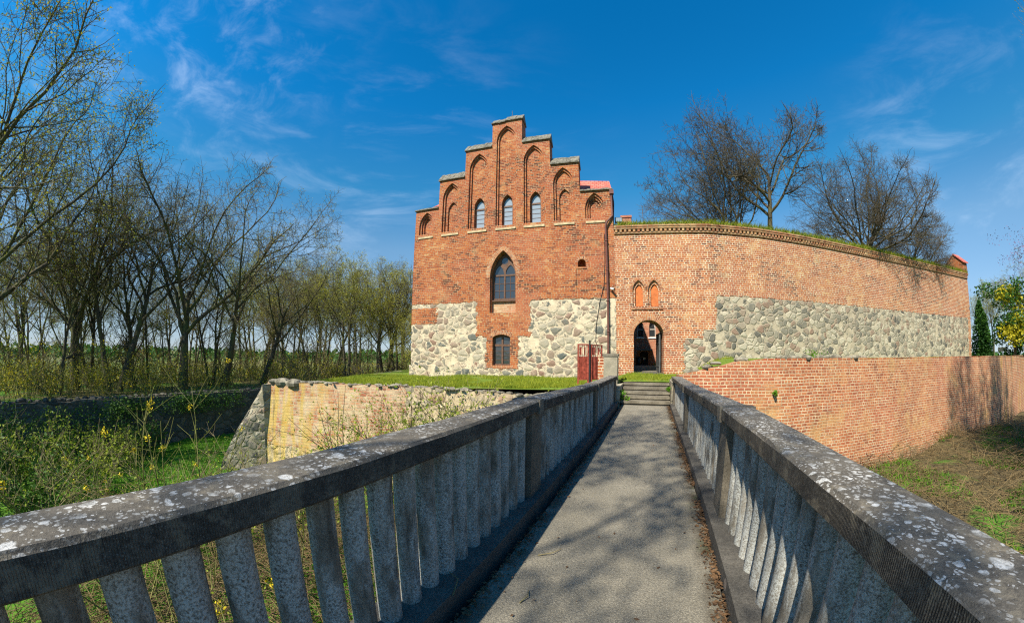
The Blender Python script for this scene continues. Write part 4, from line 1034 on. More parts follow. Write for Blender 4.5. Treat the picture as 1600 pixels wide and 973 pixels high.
# ------------------------------------------------------------------ small fittings
def fittings():
    o = thing('downpipe', 'brown rainwater downpipe where the chapel meets the curtain wall', 'downpipe', FP, FRZ)
    b = MB(); b.tube([(0.42, -0.08, 10.3), (0.42, -0.08, 9.0), (0.10, -0.16, 8.62), (0.03, -0.13, 8.4), (0.03, -0.13, 0.6)], 0.06, 10); b.build('pipe', [M['pipe']], o)
    for z in (7.6, 6.0, 4.4, 2.8, 1.4):
        b = MB(); b.tube([(0.03, -0.13, z-0.03), (0.03, -0.13, z+0.03)], 0.075, 10, caps=True); b.build('bracket', [M['pipe']], o)
    b = MB(); b.box(0.33, 0.56, -0.2, 0.04, 10.25, 10.5); bevel(b.build('hopper', [M['pipe']], o), 0.02)
    b = MB(); pts = [(-0.05, -0.02, 8.0), (-0.08, -0.02, 6.5), (-0.16, -0.02, 5.2), (-0.40, -0.02, 4.3), (-0.58, -0.02, 3.2), (-0.62, -0.02, 2.3), (-0.40, -0.02, 1.75), (-0.12, -0.02, 1.45)]
    c = b.build('cable', [M['black']]) if False else None
    b.tube(pts, 0.017, 6); c = b.build('cable', [M['black']]); c.location = FP; c.rotation_euler = (0, 0, FRZ); tag(c, 'loose black cable hanging down the chapel wall beside the downpipe', 'cable')
    t = thing('security_camera', 'small white security camera on the wall beside the downpipe', 'camera', loc2w(0.25, 0, 5.0), FRZ)
    b = MB(); b.tube([(0, 0.0, 0.02), (0, -0.12, 0.0)], 0.02, 8); b.build('bracket', [M['black']], t)
    b = MB(); b.tube([(-0.06, -0.10, 0.03), (0.10, -0.28, -0.05)], 0.055, 10, caps=True); b.build('housing', [M['white']], t)
    b = MB(); b.tube([(0.09, -0.27, -0.045), (0.12, -0.30, -0.06)], 0.048, 10, caps=True); b.build('lens', [M['black']], t)
    t = thing('floodlight', 'black floodlight on a bracket on top of the curtain wall', 'floodlight', loc2w(0.75, 0.35, 8.40), FRZ)
    b = MB(); b.tube([(0, 0, 0), (0, 0, 0.34)], 0.02, 6); b.build('stand', [M['black']], t)
    b = MB(); b.box(-0.2, 0.2, -0.1, 0.06, 0.34, 0.62); bevel(b.build('housing', [M['black']], t), 0.02)
    b = MB(); b.box(-0.17, 0.17, -0.108, -0.101, 0.37, 0.59); b.build('lens', [M['glass_pale']], t)
    t = thing('chimney', 'small red chimney behind the curtain wall near the floodlight', 'chimney', loc2w(2.0, 14.0, 8.0), FRZ)
    b = MB(); b.box(-0.45, 0.45, -0.4, 0.4, 0, 6.3); b.build('stack', [M['court']], t)
    b = MB(); b.box(-0.52, 0.52, -0.47, 0.47, 6.3, 6.5); b.build('cap', [M['court']], t)
    t = thing('antenna', 'thin roof antenna sticking up behind the curtain wall', 'antenna', loc2w(3.6, 14.0, 8.0), FRZ)
    b = MB(); b.tube([(0, 0, 0), (0, 0, 7.6)], 0.03, 6); b.build('mast', [M['grey_metal']], t)
    b = MB()
    for z in (6.6, 6.9, 7.2): b.tube([(-0.4, 0, z), (0.4, 0, z)], 0.015, 5)
    b.build('aerial', [M['grey_metal']], t)
    # house across the court, seen through the gateway
    t = thing('courtyard_house', 'sunlit brick house across the court framed by the gateway arch', 'house', (0, 32, 0))
    b = MB(); outer = [(-9, 0), (9, 0), (9, 6.2), (-9, 6.2)]
    wins = [lancet(-1.0, 0.56, 3.2, 4.62, 7), lancet(0.06, 0.56, 3.2, 4.66, 7), lancet(1.9, 0.56, 3.2, 4.66, 7)]
    door = segarch(-0.68, 0.72, 0.5, 1.95, 0.12, 8)
    b.plate(outer, wins+[door], 0.0, 0.35); b.plate(outer, [], 0.35, 6.0, back=True); b.build('wall', [M['court']], t)
    for cx in (-1.0, 0.06, 1.9):
        f = MB(); f.plate(lancet(cx, 0.56, 3.2, 4.62, 7), [[(cx-0.22, 3.26), (cx+0.22, 3.26), (cx+0.22, 3.85), (cx-0.22, 3.85)], [(cx-0.22, 3.93), (cx+0.22, 3.93), (cx+0.16, 4.25), (cx, 4.5), (cx-0.16, 4.25)]], 0.22, 0.27, outer_sides=False)
        fo = f.build('window', [M['frame_white']], t)
        g = MB(); g.plate(lancet(cx, 0.54, 3.22, 4.58, 7), [], 0.26, 0.262); g.build('pane', [M['glass']], fo)
        s = MB(); s.box(cx-0.36, cx+0.36, -0.08, 0.2, 3.08, 3.18); s.build('sill', [M['white']], fo)
    d = MB(); d.plate(segarch(-0.68, 0.70, 0.5, 1.93, 0.12, 8), [], 0.2, 0.26); dd = d.build('door', [M['black']], t)
    d = MB(); d.box(-0.78, -0.58, 0.185, 0.198, 1.2, 1.42); d.build('notice', [M['white']], dd)
    d = MB(); d.box(-1.25, 0.05, -1.0, 0.0, 2.02, 2.14); d.build('canopy', [M['grey_metal']], t)
    d = MB(); d.face([(-9.3, -0.4, 6.1), (9.3, -0.4, 6.1), (9.3, 3, 8.6), (-9.3, 3, 8.6)]); d.face([(9.3, 6.4, 6.1), (-9.3, 6.4, 6.1), (-9.3, 3, 8.6), (9.3, 3, 8.6)]); d.build('roof', [M['tiles']], t)
    d = MB(); d.box(-1.3, 0.7, -0.7, 0.0, 0.3, 0.62); d.build('step', [M['step']], t)
    pv = MB(); pv.box(-2.2, 2.4, 19.7, 31.9, 0.45, 0.735); tag(pv.build('pavement', [M['step']]), 'grey paving of the court beyond the gateway', 'pavement', kind='structure')
    t = thing('waste_bin', 'dark bin beside the door of the courtyard house', 'bin', (-1.12, 31.2, 0.64))
    b = MB(); b.tube([(0, 0, 0), (0, 0, 0.75)], [0.2, 0.24], 10, caps=True); b.build('body', [M['black']], t)
    b = MB(); b.tube([(0, 0, 0.75), (0, 0, 0.85)], [0.26, 0.2], 10, caps=True); b.build('lid', [M['black']], t)
    t = thing('sign_board', 'small white board among the bushes beyond the wall end', 'sign', (31.5, 29.1, 1.55), R(-40))
    b = MB(); b.box(-0.35, 0.35, -0.02, 0.02, 0.28, 0.62); b.build('board', [M['white']], t)
    b = MB(); b.box(-0.03, 0.03, 0.022, 0.06, -0.4, 0.6); b.build('post', [M['grey_metal']], t)
fittings()

# ------------------------------------------------------------------ vegetation generators
def rot_about(d, axis, ang): return Matrix.Rotation(ang, 3, axis) @ d
class Tree:
    def __init__(s, seed, spec):
        s.r = random.Random(seed); s.sp = spec; H = spec['H']; s.sp.setdefault('env', (0, 0, H*0.60, H*0.36, H*0.41)); s.wood = MB(); s.twig = MB(); s.n = 0
    def leaf(s, mb, p, size, m, n=1):
        r = s.r
        for _ in range(n):
            c = p + Vector((r.gauss(0, 1), r.gauss(0, 1), r.gauss(0, 1)))*size*1.6
            a = Vector((r.gauss(0, 1), r.gauss(0, 1), r.gauss(0, 1))).normalized(); b = a.orthogonal().normalized()
            k = size*r.uniform(0.6, 1.2); l = len(mb.v)
            mb.v += [tuple(c-a*k), tuple(c+b*k*0.6), tuple(c+a*k), tuple(c-b*k*0.6)]
            mb.f.append((l, l+1, l+2, l+3)); mb.uv.append([(0, 0), (1, 0), (1, 1), (0, 1)]); mb.m.append(m); mb.sm.append(False)
    def branch(s, p, d, L, r0, lvl):
        sp, r = s.sp, s.r; last = lvl >= sp['levels']
        nseg = max(2, min(9, int(L/sp.get('seg', 0.5)))) if not last else 2
        pts = [p.copy()]; rads = [r0]; dirs = [d.copy()]
        wob = sp['wob'][min(lvl, len(sp['wob'])-1)]; up = sp['up'][min(lvl, len(sp['up'])-1)]
        q = p.copy(); tip = 0.32 if not last else 0.45; env = sp.get('env')
        for i in range(nseg):
            d = (d + Vector((r.gauss(0, wob), r.gauss(0, wob), r.gauss(0, wob))) + Vector((0, 0, up))/nseg).normalized()
            q = q + d*(L/nseg)
            if env and 1 <= lvl <= 3 and len(pts) > 1:
                e = ((q.x-env[0])/env[3])**2 + ((q.y-env[1])/env[3])**2 + ((q.z-env[2])/env[4])**2
                if e > s.r.uniform(0.85, 1.2): break
            pts.append(q.copy()); rads.append(r0*(1-(1-tip)*(i+1)/nseg)); dirs.append(d.copy())
        nseg = len(pts)-1
        mb = s.wood if lvl <= sp.get('woodlev', 2) else s.twig
        sides = 8 if r0 > 0.12 else (6 if r0 > 0.05 else (4 if r0 > 0.02 else 3))
        mb.tube(pts, rads, sides, 0)
        if last:
            if sp.get('bud'): s.leaf(s.twig, pts[-1], sp['bud'], 1, sp.get('nbud', 2)); 
            return
        nc = sp['kids'][lvl]; a0 = r.uniform(0, 2*pi); t0 = sp['from'][lvl]
        for k in range(nc):
            t = t0 + (1-t0)*(k+r.uniform(0.1, 0.9))/nc
            i = min(nseg-1, int(t*nseg)); f = t*nseg-i
            pp = pts[i].lerp(pts[i+1], f); dd = dirs[min(i+1, nseg)]; rr = rads[i]+(rads[i+1]-rads[i])*f
            ang = R(sp['ang'][lvl]*r.uniform(0.75, 1.25)); az = a0 + k*2.39996
            nd = rot_about(dd, dd.orthogonal().normalized(), ang); nd = rot_about(nd, dd, az)
            if nd.z < -0.25 and lvl < 3: nd.z *= 0.3; nd.normalize()
            ln = L*sp['ratio'][lvl]*(1-sp.get('short', 0.45)*(t-t0)/(1-t0))*r.uniform(0.75, 1.2)
            if lvl == 0: ln = sp['H']*sp['limb']*r.uniform(0.8, 1.15)
            s.branch(pp, nd, ln, max(0.0095, rr*sp['thin'][lvl]), lvl+1)
        # leader goes on
        if lvl > 0 and r0 > 0.012: s.branch(pts[-1], dirs[-1], L*0.42, rads[-1], lvl+1)
    def grow(s, lean=(0, 0)):
        sp = s.sp
        stems = sp.get('stems', 1)
        for k in range(stems):
            d = Vector((lean[0], lean[1], 1.0)) 
            o = Vector((0, 0, -0.3))
            if stems > 1:
                a = 2*pi*k/stems + s.r.uniform(-0.4, 0.4); d += Vector((cos(a), sin(a), 0))*sp.get('splay', 0.25); o += Vector((cos(a), sin(a), 0))*sp['rad']*0.8
            s.branch(o, d.normalized(), sp['H']*sp['bole']*s.r.uniform(0.85, 1.1), sp['rad']*s.r.uniform(0.85, 1.1), 0)
        # root flare
        return s
    def meshes(s, bark, twig, leaf):
        return s.wood.mesh('trunk', [bark]), s.twig.mesh('crown', [twig, leaf])
def spec(**k):
    d = dict(H=13, bole=0.34, limb=0.5, rad=0.26, levels=4, kids=[6, 7, 6, 4], ang=[32, 42, 45, 48], ratio=[1, 0.5, 0.5, 0.5], thin=[0.62, 0.5, 0.5, 0.55],
             wob=[0.05, 0.15, 0.19, 0.22, 0.22], up=[0.05, 0.42, 0.22, 0.12, 0.05], bud=0.035, nbud=2, **{'from': [0.5, 0.22, 0.2, 0.15]})
    d.update(k); return d
PROTO = {}; HT = {}
def proto(key, seed, sp, bark='bark', twig='twig', leaf='bud', lean=(0, 0)):
    PROTO[key] = Tree(seed, sp).grow(lean).meshes(M[bark], M[twig], M[leaf])
    import numpy as np
    co = np.concatenate([np.array([v.co for v in m.vertices]) for m in PROTO[key]]); HT[key] = float(np.percentile(co[:, 2], 99.3))
proto('oak', 11, spec(kids=[8, 9, 7, 5], limb=0.60, rad=0.30, bole=0.44, ang=[40, 46, 52, 54], nbud=1, env=(0.2, 0, 8.3, 5.0, 5.2)), lean=(0.02, 0))
proto('bigbud', 14, spec(kids=[10, 11, 9, 6], limb=0.66, rad=0.34, ang=[44, 46, 52, 54], nbud=2, bud=0.045, env=(0.2, 0, 7.8, 6.0, 5.6)), lean=(0.02, 0))
proto('forked', 23, spec(stems=2, splay=0.20, bole=0.52, kids=[7, 8, 6, 5], rad=0.20, ang=[34, 46, 52, 54], limb=0.55, nbud=1))
proto('leaning', 5, spec(bole=0.5, kids=[7, 8, 7, 5], limb=0.52, rad=0.21, ang=[38, 46, 52, 54], nbud=1, env=(3.0, 0, 8.0, 4.4, 5.0)), lean=(0.42, 0.0))
proto('slender', 31, spec(bole=0.6, kids=[10, 6, 5, 4], limb=0.34, rad=0.15, ang=[42, 46, 50, 52], nbud=1, env=(0, 0, 8.0, 3.4, 5.3), **{'from': [0.32, 0.2, 0.2, 0.15]}))
proto('twin_slender', 44, spec(stems=3, splay=0.16, bole=0.55, kids=[6, 6, 5, 4], limb=0.36, rad=0.12, ang=[38, 46, 50, 52], nbud=2, env=(0, 0, 8.0, 3.8, 5.3)))
proto('spindly', 52, spec(H=9, bole=0.7, kids=[8, 5, 4, 4], limb=0.30, rad=0.085, ang=[46, 48, 50, 52], nbud=2, bud=0.04, env=(0, 0, 5.4, 2.6, 3.9), **{'from': [0.22, 0.2, 0.2, 0.15]}), leaf='fresh')
proto('leafing', 61, spec(stems=2, splay=0.14, bole=0.6, kids=[7, 7, 6, 4], limb=0.42, rad=0.15, nbud=4, bud=0.05), leaf='bud')
proto('broad', 73, spec(H=9, bole=0.16, stems=3, splay=0.35, limb=0.80, rad=0.17, kids=[7, 10, 8, 5], thin=[0.72, 0.56, 0.52, 0.6], ang=[38, 46, 50, 52], wob=[0.08, 0.16, 0.2, 0.22, 0.22], up=[0.02, 0.22, 0.2, 0.1, 0.1], bud=0.0, env=(-1.6, 0, 4.2, 5.4, 4.9), **{'from': [0.5, 0.2, 0.2, 0.15]}), 'bark_grey', 'twig_dark', lean=(-0.30, 0))
proto('tall_grey', 88, spec(H=10, bole=0.42, limb=0.55, rad=0.22, thin=[0.66, 0.56, 0.55, 0.6], kids=[9, 9, 8, 5], ang=[46, 46, 52, 54], wob=[0.07, 0.17, 0.2, 0.22, 0.22], bud=0.0, env=(0.2, 0, 6.0, 4.0, 4.5), **{'from': [0.42, 0.22, 0.2, 0.15]}), 'bark_grey', 'twig_dark')
proto('round_grey', 97, spec(H=9.5, stems=2, splay=0.16, bole=0.20, limb=0.80, rad=0.25, thin=[0.70, 0.58, 0.55, 0.6], kids=[11, 11, 8, 5], ang=[50, 48, 52, 54], up=[0.02, 0.15, 0.12, 0.1, 0.05], bud=0.03, nbud=1, env=(0, 0, 3.6, 6.2, 5.6)), 'bark_grey', 'twig_dark', leaf='bud_brown')
NT_COUNT = [0]
def tree(key, x, y, z, scale, rz, label, group=None, name='bare_tree', tilt=(0, 0), sx=1.0):
    t = bpy.data.objects.new(name, None); COL.objects.link(t); t.location = (x, y, z); t.rotation_euler = (tilt[0], tilt[1], rz); t.scale = (scale*sx, scale*sx, scale)
    tag(t, label, 'tree', group)
    for nm, me in zip(('trunk', 'crown'), PROTO[key]):
        o = bpy.data.objects.new(nm, me); COL.objects.link(o); o.parent = t
    return t
def polar(az, d): return sin(R(az))*d, cos(R(az))*d
def plant_trees():
    g = lambda x, y: ground_h(x, y)-0.05
    def at(key, az, d, h, H, rz, label, group=None, tilt=(0, 0), name='bare_tree', sx=1.0, z=None):
        x, y = polar(az, d); return tree(key, x, y, g(x, y) if z is None else z, h/HT[key], R(rz), label, group, name, tilt, sx)
    # the ones that can be told apart
    at('bigbud', -99, 22.5, 16.0, 13, 40, 'huge budding tree overhanging the left edge of the view', sx=0.95)
    at('oak', -73.2, 25, 13.9, 13, 120, 'big mossy oak with forked trunk behind the moat wall', sx=1.0)
    at('oak', -86.6, 27.5, 13.8, 13, 300, 'broad bare tree between the slim leftmost tree and the twin trunked one')
    at('slender', -79.6, 26.5, 14.2, 13, 100, 'tall slender bare tree just left of the big mossy oak')
    at('forked', -82.0, 25.5, 14.4, 13, 60, 'tall twin trunked bare tree left of the big mossy oak')
    at('leaning', -67.6, 25.5, 12.4, 13, 20, 'bare tree leaning right beside the big mossy oak')
    at('leaning', -62.4, 29, 11.2, 13, 60, 'bare tree leaning over the yellow lichened bastion corner')
    at('slender', -88.4, 24, 10.5, 13, 10, 'slim bare tree nearest the left edge behind moat wall')
    at('forked', -54.5, 36, 11.5, 13, 200, 'dark bare tree behind the bastion left of the chapel lawn', sx=0.8)
    at('leafing', -47.5, 40, 12.3, 13, 30, 'tree with yellowish new leaves between bastion and chapel')
    at('leafing', -40.2, 40, 12.0, 13, 160, 'leafing tree right against the left edge of chapel')
    G = 'trees in the wooded row beyond the moat wall'
    rr = random.Random(77)
    keys = ['slender', 'twin_slender', 'spindly', 'leafing', 'forked', 'slender', 'spindly', 'twin_slender']
    azs = [-94, -91.5, -90, -86.5, -84.8, -79.5, -77.5, -75.4, -70.4, -69.2, -65.2, -60.5, -58.8, -57, -56, -52.6, -51, -49.3, -46, -44.6, -43.2, -41.6, -38.6, -37, -64, -71.8, -80.6, -86, -92.8, -95.2, -87.4, -83.4, -78.4, -74.4, -66.4, -63.2, -61.6, -59.6, -55.2, -53.4, -50.2, -48.4, -45.2, -42.4, -39.4]
    for i, a in enumerate(azs):
        d = rr.uniform(27, 44) if i < 29 else rr.uniform(40, 62); k = keys[i % len(keys)]
        if a > -58 and i % 2: k = 'leafing'
        hmax = 12.8 if a < -60 else 11.8
        h = hmax*rr.uniform(0.68, 0.95)*(d/34)**0.5
        at(k, a, d, h, 9 if k == 'spindly' else 13, rr.uniform(0, 360), 'thin bare tree in the wooded row beyond the moat wall', G, (rr.uniform(-0.09, 0.09), rr.uniform(-0.09, 0.09)))
    # behind the curtain wall
    at('broad', 14.2, 24.5, 8.6, 15, -12, 'wide spreading bare tree behind the curtain wall, left of the tallest', z=8.2)
    at('tall_grey', 19.0, 24.5, 10.8, 17, 250, 'tallest bare tree behind the curtain wall', z=8.2, sx=0.82)
    at('round_grey', 31.9, 33.5, 9.4, 13, 50, 'dense round crowned bare tree behind the far end of curtain wall', sx=0.98, z=8.2)
    at('round_grey', 37.6, 38, 6.0, 13, 150, 'low bare tree showing right of the round crowned tree', sx=0.9, z=7.6)
    at('twin_slender', 45.6, 60, 9.0, 13, 0, 'thin grey tree beyond the end of curtain wall', z=1.0)
    at('leafing', 46.4, 62, 9.5, 13, 80, 'pale budding tree above the small white board', z=1.0)
    # on the bank behind and beside the viewer; their shadows fall on the path, the moat and the right wall
    S = 'trees on the near bank'
    for k, x, y, h, rz, sx in (('leafing', -4.7, -7.0, 19, 75, 0.62), ('bigbud', 15.8, 5.6, 18.5, 140, 0.40), ('forked', 18.4, 7.0, 18, 200, 0.6), ('oak', 17.2, 6.2, 17, 300, 0.5), ('bigbud', 19.6, 7.4, 18, 20, 0.42), ('leafing', 21.2, 8.2, 18, 40, 0.6), ('slender', 3.4, -7.5, 12, 30, 1)):
        tree(k, x, y, g(x, y), h/HT[k], R(rz), 'bare tree standing on the near bank of the moat', S, sx=sx)
plant_trees()

def leaf_cloud(mb, c, rad, n, size, r, m=0, flat=1.0, shell=0.0):
    for _ in range(n):
        while True:
            v = Vector((r.uniform(-1, 1), r.uniform(-1, 1), r.uniform(-1, 1)))
            if shell < v.length < 1: break
        if noise.noise(v*2.2 + Vector(c)) < -0.12: continue
        p = Vector(c) + Vector((v.x*rad[0], v.y*rad[1], v.z*rad[2]))
        a = Vector((r.gauss(0, 1), r.gauss(0, 1), r.gauss(0, flat))).normalized(); b = a.orthogonal().normalized(); b = rot_about(b, a, r.uniform(0, 6.28))
        k = size*r.uniform(0.6, 1.3); l = len(mb.v)
        mb.v += [tuple(p-a*k), tuple(p+b*k*0.55), tuple(p+a*k), tuple(p-b*k*0.55)]
        mb.f.append((l, l+1, l+2, l+3)); mb.uv.append([(0, 0), (1, 0), (1, 1), (0, 1)]); mb.m.append(m); mb.sm.append(False)
def shrub(name, x, y, z, h, w, label, leaf, stem='twig', nst=9, nleaf=900, lsize=0.05, seed=1, group=None, arch=0.4, flowers=0, twigs=6, lean=(0, 0), spots=None):
    r = random.Random(seed); t = thing(name, label, 'shrub' if name != 'bush' else 'bush', (x, y, z), 0, group)
    s = MB(); f = MB(); ends = []
    for k in range(nst):
        a = 2*pi*k/nst + r.uniform(-0.5, 0.5); d = Vector((cos(a)*arch*r.uniform(0.2, 1.1)+lean[0], sin(a)*arch*r.uniform(0.2, 1.1)+lean[1], 1)).normalized(); L = h*r.uniform(0.65, 1.1)
        p = Vector((cos(a)*0.1*w, sin(a)*0.1*w, -0.2)); pts = [p.copy()]
        for i in range(6):
            d = (d + Vector((cos(a)*0.05*w+r.gauss(0, 0.09), sin(a)*0.05*w+r.gauss(0, 0.09), -0.02))).normalized(); p = p+d*L/6; pts.append(p.copy())
        s.tube(pts, [0.018*(1-0.75*i/6)*(h/2.2)**0.5 for i in range(7)], 4)
        for q in range(twigs):
            i = r.randint(2, 5); pp = pts[i].lerp(pts[i+1], r.random()); dd = (d + Vector((r.gauss(0, 0.7), r.gauss(0, 0.7), r.gauss(0.1, 0.5)))).normalized(); l2 = L*r.uniform(0.12, 0.35)
            e1 = pp+dd*l2*0.5; e2 = e1+(dd+Vector((r.gauss(0, 0.2), r.gauss(0, 0.2), r.gauss(0.1, 0.2)))).normalized()*l2*0.5
            s.tube([pp, e1, e2], [0.008, 0.006, 0.004], 3); ends += [e1, e2, pp.lerp(e1, 0.5)]
        ends += pts[3:]
    per = max(1, nleaf//max(1, len(ends)))
    if nleaf:
        for e in ends: leaf_cloud(f, e, (lsize*3.2,)*3, per, lsize, r, 0)
        if flowers:
            for e in r.sample(ends, min(flowers, len(ends))): leaf_cloud(f, e, (0.07, 0.07, 0.07), 30, 0.022, r, 1)
    s.build('stems', [M[stem]], t)
    if f.f: f.build('foliage', [M[leaf], M['flower']], t)
    return t
def plant_shrubs():
    # left side of the moat
    for i, (x, y, h, w, n) in enumerate([(-16.2, -0.8, 2.5, 1.4, 1700), (-14.8, 1.1, 2.2, 1.4, 1500), (-16.6, 2.0, 2.0, 1.2, 1300)]):
        shrub('shrub', x, y, -2.85, h, w, ['tangled leafy shrub nearest the left edge of the moat', 'leafy shrub with pale arching stems in the left moat', 'leafy shrub against the shaded moat wall'][i], 'fresh', 'drystem', 15, int(n*1.3), 0.052, 100+i, arch=0.6, twigs=10)
    for i, (x, y, h) in enumerate([(-17.6, -2.6, 2.6), (-15.2, -2.4, 2.4), (-13.6, -0.9, 2.2), (-17.8, 0.6, 2.3), (-18.2, 3.4, 1.8)]):
        shrub('shrub', x, y, -2.85, h, 1.5, ['dark evergreen shrub deepest in the left corner of the moat', 'dark evergreen shrub in front of the deepest one', 'dark evergreen shrub nearest the left balustrade', 'dark shrub spreading against the ivy of the moat wall', 'low dark shrub at the foot of the moat wall beyond the others'][i], 'ivy', 'drystem', 18, 3000, 0.06, 210+i, arch=0.6, twigs=11)
    shrub('shrub', -11.5, 0.8, -2.8, 2.0, 1.5, 'bare tangled shrub with pale grey twigs in the left moat', 'fresh', 'drystem', 14, 260, 0.03, 130, arch=0.8, twigs=12, flowers=4)
    # green saplings in front of the lawn
    for i, (x, y, h, lab) in enumerate([(-8.9, 1.55, 3.9, 'slim green stemmed sapling with budding tips, leftmost of the three'), (-8.2, 1.95, 4.4, 'tallest slim sapling, middle of the three in the moat'), (-7.6, 2.55, 3.7, 'slim sapling with yellow flowers, rightmost of the three')]):
        shrub('sapling', x, y, -2.8, h, 0.3, lab, 'fresh', 'greenstem', 2, 160, 0.022, 140+i, arch=0.10, twigs=13, flowers=4)
    for i, (x, y, h) in enumerate([(-10.2, 2.6, 2.6), (-9.6, 4.6, 2.1), (-12.4, -0.6, 2.8), (-7.2, 4.2, 1.9)]):
        shrub('shrub', x, y, -2.85, h, 1.5, ['bare twiggy shrub at the near edge of the moat lawn', 'low twiggy shrub on the moat lawn', 'tall tangle of pale twigs left of the saplings', 'low tangle of twigs between lawn and lichened rail'][i], 'fresh', 'drystem', 14, 330, 0.04, 170+i, arch=0.7, twigs=14, flowers=3)
    for i, (x, y) in enumerate([(-4.8, 1.0), (-3.6, 2.2), (-6.4, 0.6)]):
        shrub('sapling', x, y, -2.8, 2.6, 0.5, ['flowering yellow shrub just below the left balustrade', 'thin yellow budded shrub behind the balusters', 'yellow flowering shrub in front of the lichened rail'][i], 'fresh', 'greenstem', 5, 160, 0.022, 150+i, arch=0.25, twigs=9, flowers=11)
    shrub('shrub', -8.4, 6.9, -2.7, 3.3, 0.5, 'clump of dark upright bare rods before the lichened bastion', 'fresh', 'twig', 5, 0, 0.03, 160, arch=0.25, twigs=2)
    for i, (x, y, h) in enumerate([(-6.7, 7.0, 3.3), (-5.6, 7.7, 3.7), (-4.5, 8.6, 3.6)]):
        shrub('shrub', x, y, -2.7, h, 1.5, ['fresh green leafing shrub before the middle of the ruined bastion wall', 'fullest fresh green shrub before the ruined bastion wall', 'fresh green shrub of the ruined bastion nearest the left balustrade'][i], 'fresh', 'drystem', 20, 3600, 0.042, 161+i, arch=0.42, twigs=13)
    shrub('shrub', -11.7, 5.5, -2.8, 2.2, 0.8, 'wispy bare shrub at the foot of the bastion corner', 'fresh', 'drystem', 8, 90, 0.03, 163, arch=0.55, twigs=8)
    for i, (x, y) in enumerate([(15.5, 11.5), (12.2, 9.0), (20.5, 16.0)]):
        shrub('shrub', x, y, ground_h(x, y), 1.1, 1.6, ['low dead bramble on the reeds in the middle of the right moat', 'low dead bramble on the reeds nearest the right balustrade', 'low dead bramble by the shaded end of the bastion wall'][i], 'ivy', 'straw_stem', 16, 350, 0.04, 190+i, arch=1.2, twigs=12)
    # bushes under the trees
    r = random.Random(9); G = 'yellow green bushes under the trees'
    for i in range(52):
        a = -96 + i*1.2 + r.uniform(-0.6, 0.6); d = r.uniform(24.5, 42); x, y = polar(a, d); h = r.uniform(1.0, 2.2) if r.random() < 0.7 else r.uniform(2.4, 4.2)
        t = thing('bush', 'yellow green bush growing under the trees beyond the moat wall', 'bush', (x, y, ground_h(x, y)), 0, G)
        f = MB(); yl = i % 3 != 1
        for q in range(9): leaf_cloud(f, (r.uniform(-1.7, 1.7), r.uniform(-1.7, 1.7), h*r.uniform(0.1, 0.95)), (0.8, 0.8, h*0.22), 38, 0.06, r)
        f.build('foliage', [M['yellowleaf'] if yl else M['fresh']], t)
        s = MB()
        for q in range(22): s.tube([(r.uniform(-0.9, 0.9), r.uniform(-0.9, 0.9), -0.2), (r.uniform(-1.3, 1.3), r.uniform(-1.3, 1.3), h*0.6), (r.uniform(-1.9, 1.9), r.uniform(-1.9, 1.9), h*1.25)], [0.03, 0.02, 0.008], 4)
        s.build('stems', [M['twig']], t)
    # beyond the right end of the wall
    for i, (a, d, h) in enumerate([(44.9, 50, 5.4), (45.35, 48, 3.9)]):
        x, y = polar(a, d); t = thing('conifer', ['taller dark green cypress hugging the wall end', 'shorter dark green cypress right of the wall end'][i], 'tree', (x, y, 1.3)); f = MB()
        for k in range(26):
            z = h*k/26; w = 0.95*(1-k/26)**0.7*(h/5)+0.1; leaf_cloud(f, (0, 0, z+0.2), (w, w, 0.3), 220, 0.12, r, shell=0.4)
        f.build('crown', [M['conifer']], t); s = MB(); s.tube([(0, 0, -0.2), (0, 0, h*0.95)], [0.1, 0.02], 6); s.build('trunk', [M['bark']], t)
    x, y = polar(48.6, 41); t = thing('bush', 'large bush of green and yellow leaves near the right edge', 'bush', (x, y, 1.2)); f = MB()
    for k in range(46): leaf_cloud(f, (r.uniform(-1.6, 1.6), r.uniform(-1.6, 1.6), r.uniform(0.3, 5.9)), (0.8, 0.8, 0.8), 260, 0.12, r, r.choice((0, 1, 1)))
    f.build('foliage', [M['yellowleaf'], M['conifer']], t); s = MB()
    for q in range(6): s.tube([(0, 0, -0.2), (r.uniform(-0.8, 0.8), r.uniform(-0.8, 0.8), 5.0)], [0.06, 0.02], 5)
    s.build('stems', [M['twig']], t)
    x, y = polar(51.2, 44); tt = tree('twin_slender', x, y, 1.0, 9.6/HT['twin_slender'], 0.5, 'tree with purple blossom at the right edge', name='blossom_tree', sx=1.1)
    f = MB()
    for k in range(40):
        a = r.uniform(0, 6.28); q = r.uniform(0, 2.6); leaf_cloud(f, (cos(a)*q*1.3, sin(a)*q*1.3, r.uniform(7, 13)), (0.9, 0.9, 0.9), 60, 0.075, r)
    f.build('blossom', [M['purple']], tt)
    # creeper on the courtyard house
    t = thing('climbing_plant', 'green climbing plant on the courtyard house by its window', 'plant', (0.78, 31.75, 0.7)); f = MB()
    for k in range(14): leaf_cloud(f, (r.uniform(-0.25, 0.25), r.uniform(-0.05, 0.1), r.uniform(1.0, 2.9)), (0.28, 0.16, 0.3), 70, 0.06, r)
    f.build('foliage', [M['ivy']], t); s = MB(); s.tube([(0, 0.1, -0.1), (0.05, 0.1, 1.4), (-0.1, 0.1, 2.8)], 0.02, 5); s.build('stems', [M['twig']], t)
    t = thing('flower_clump', 'clump of yellow flowers on the courtyard step', 'flowers', (0.35, 31.1, 0.64)); f = MB()
    leaf_cloud(f, (0, 0, 0.12), (0.3, 0.15, 0.12), 120, 0.04, r, 0); leaf_cloud(f, (0, 0, 0.2), (0.28, 0.14, 0.1), 90, 0.03, r, 1); f.build('flowers', [M['ivy'], M['flower']], t)
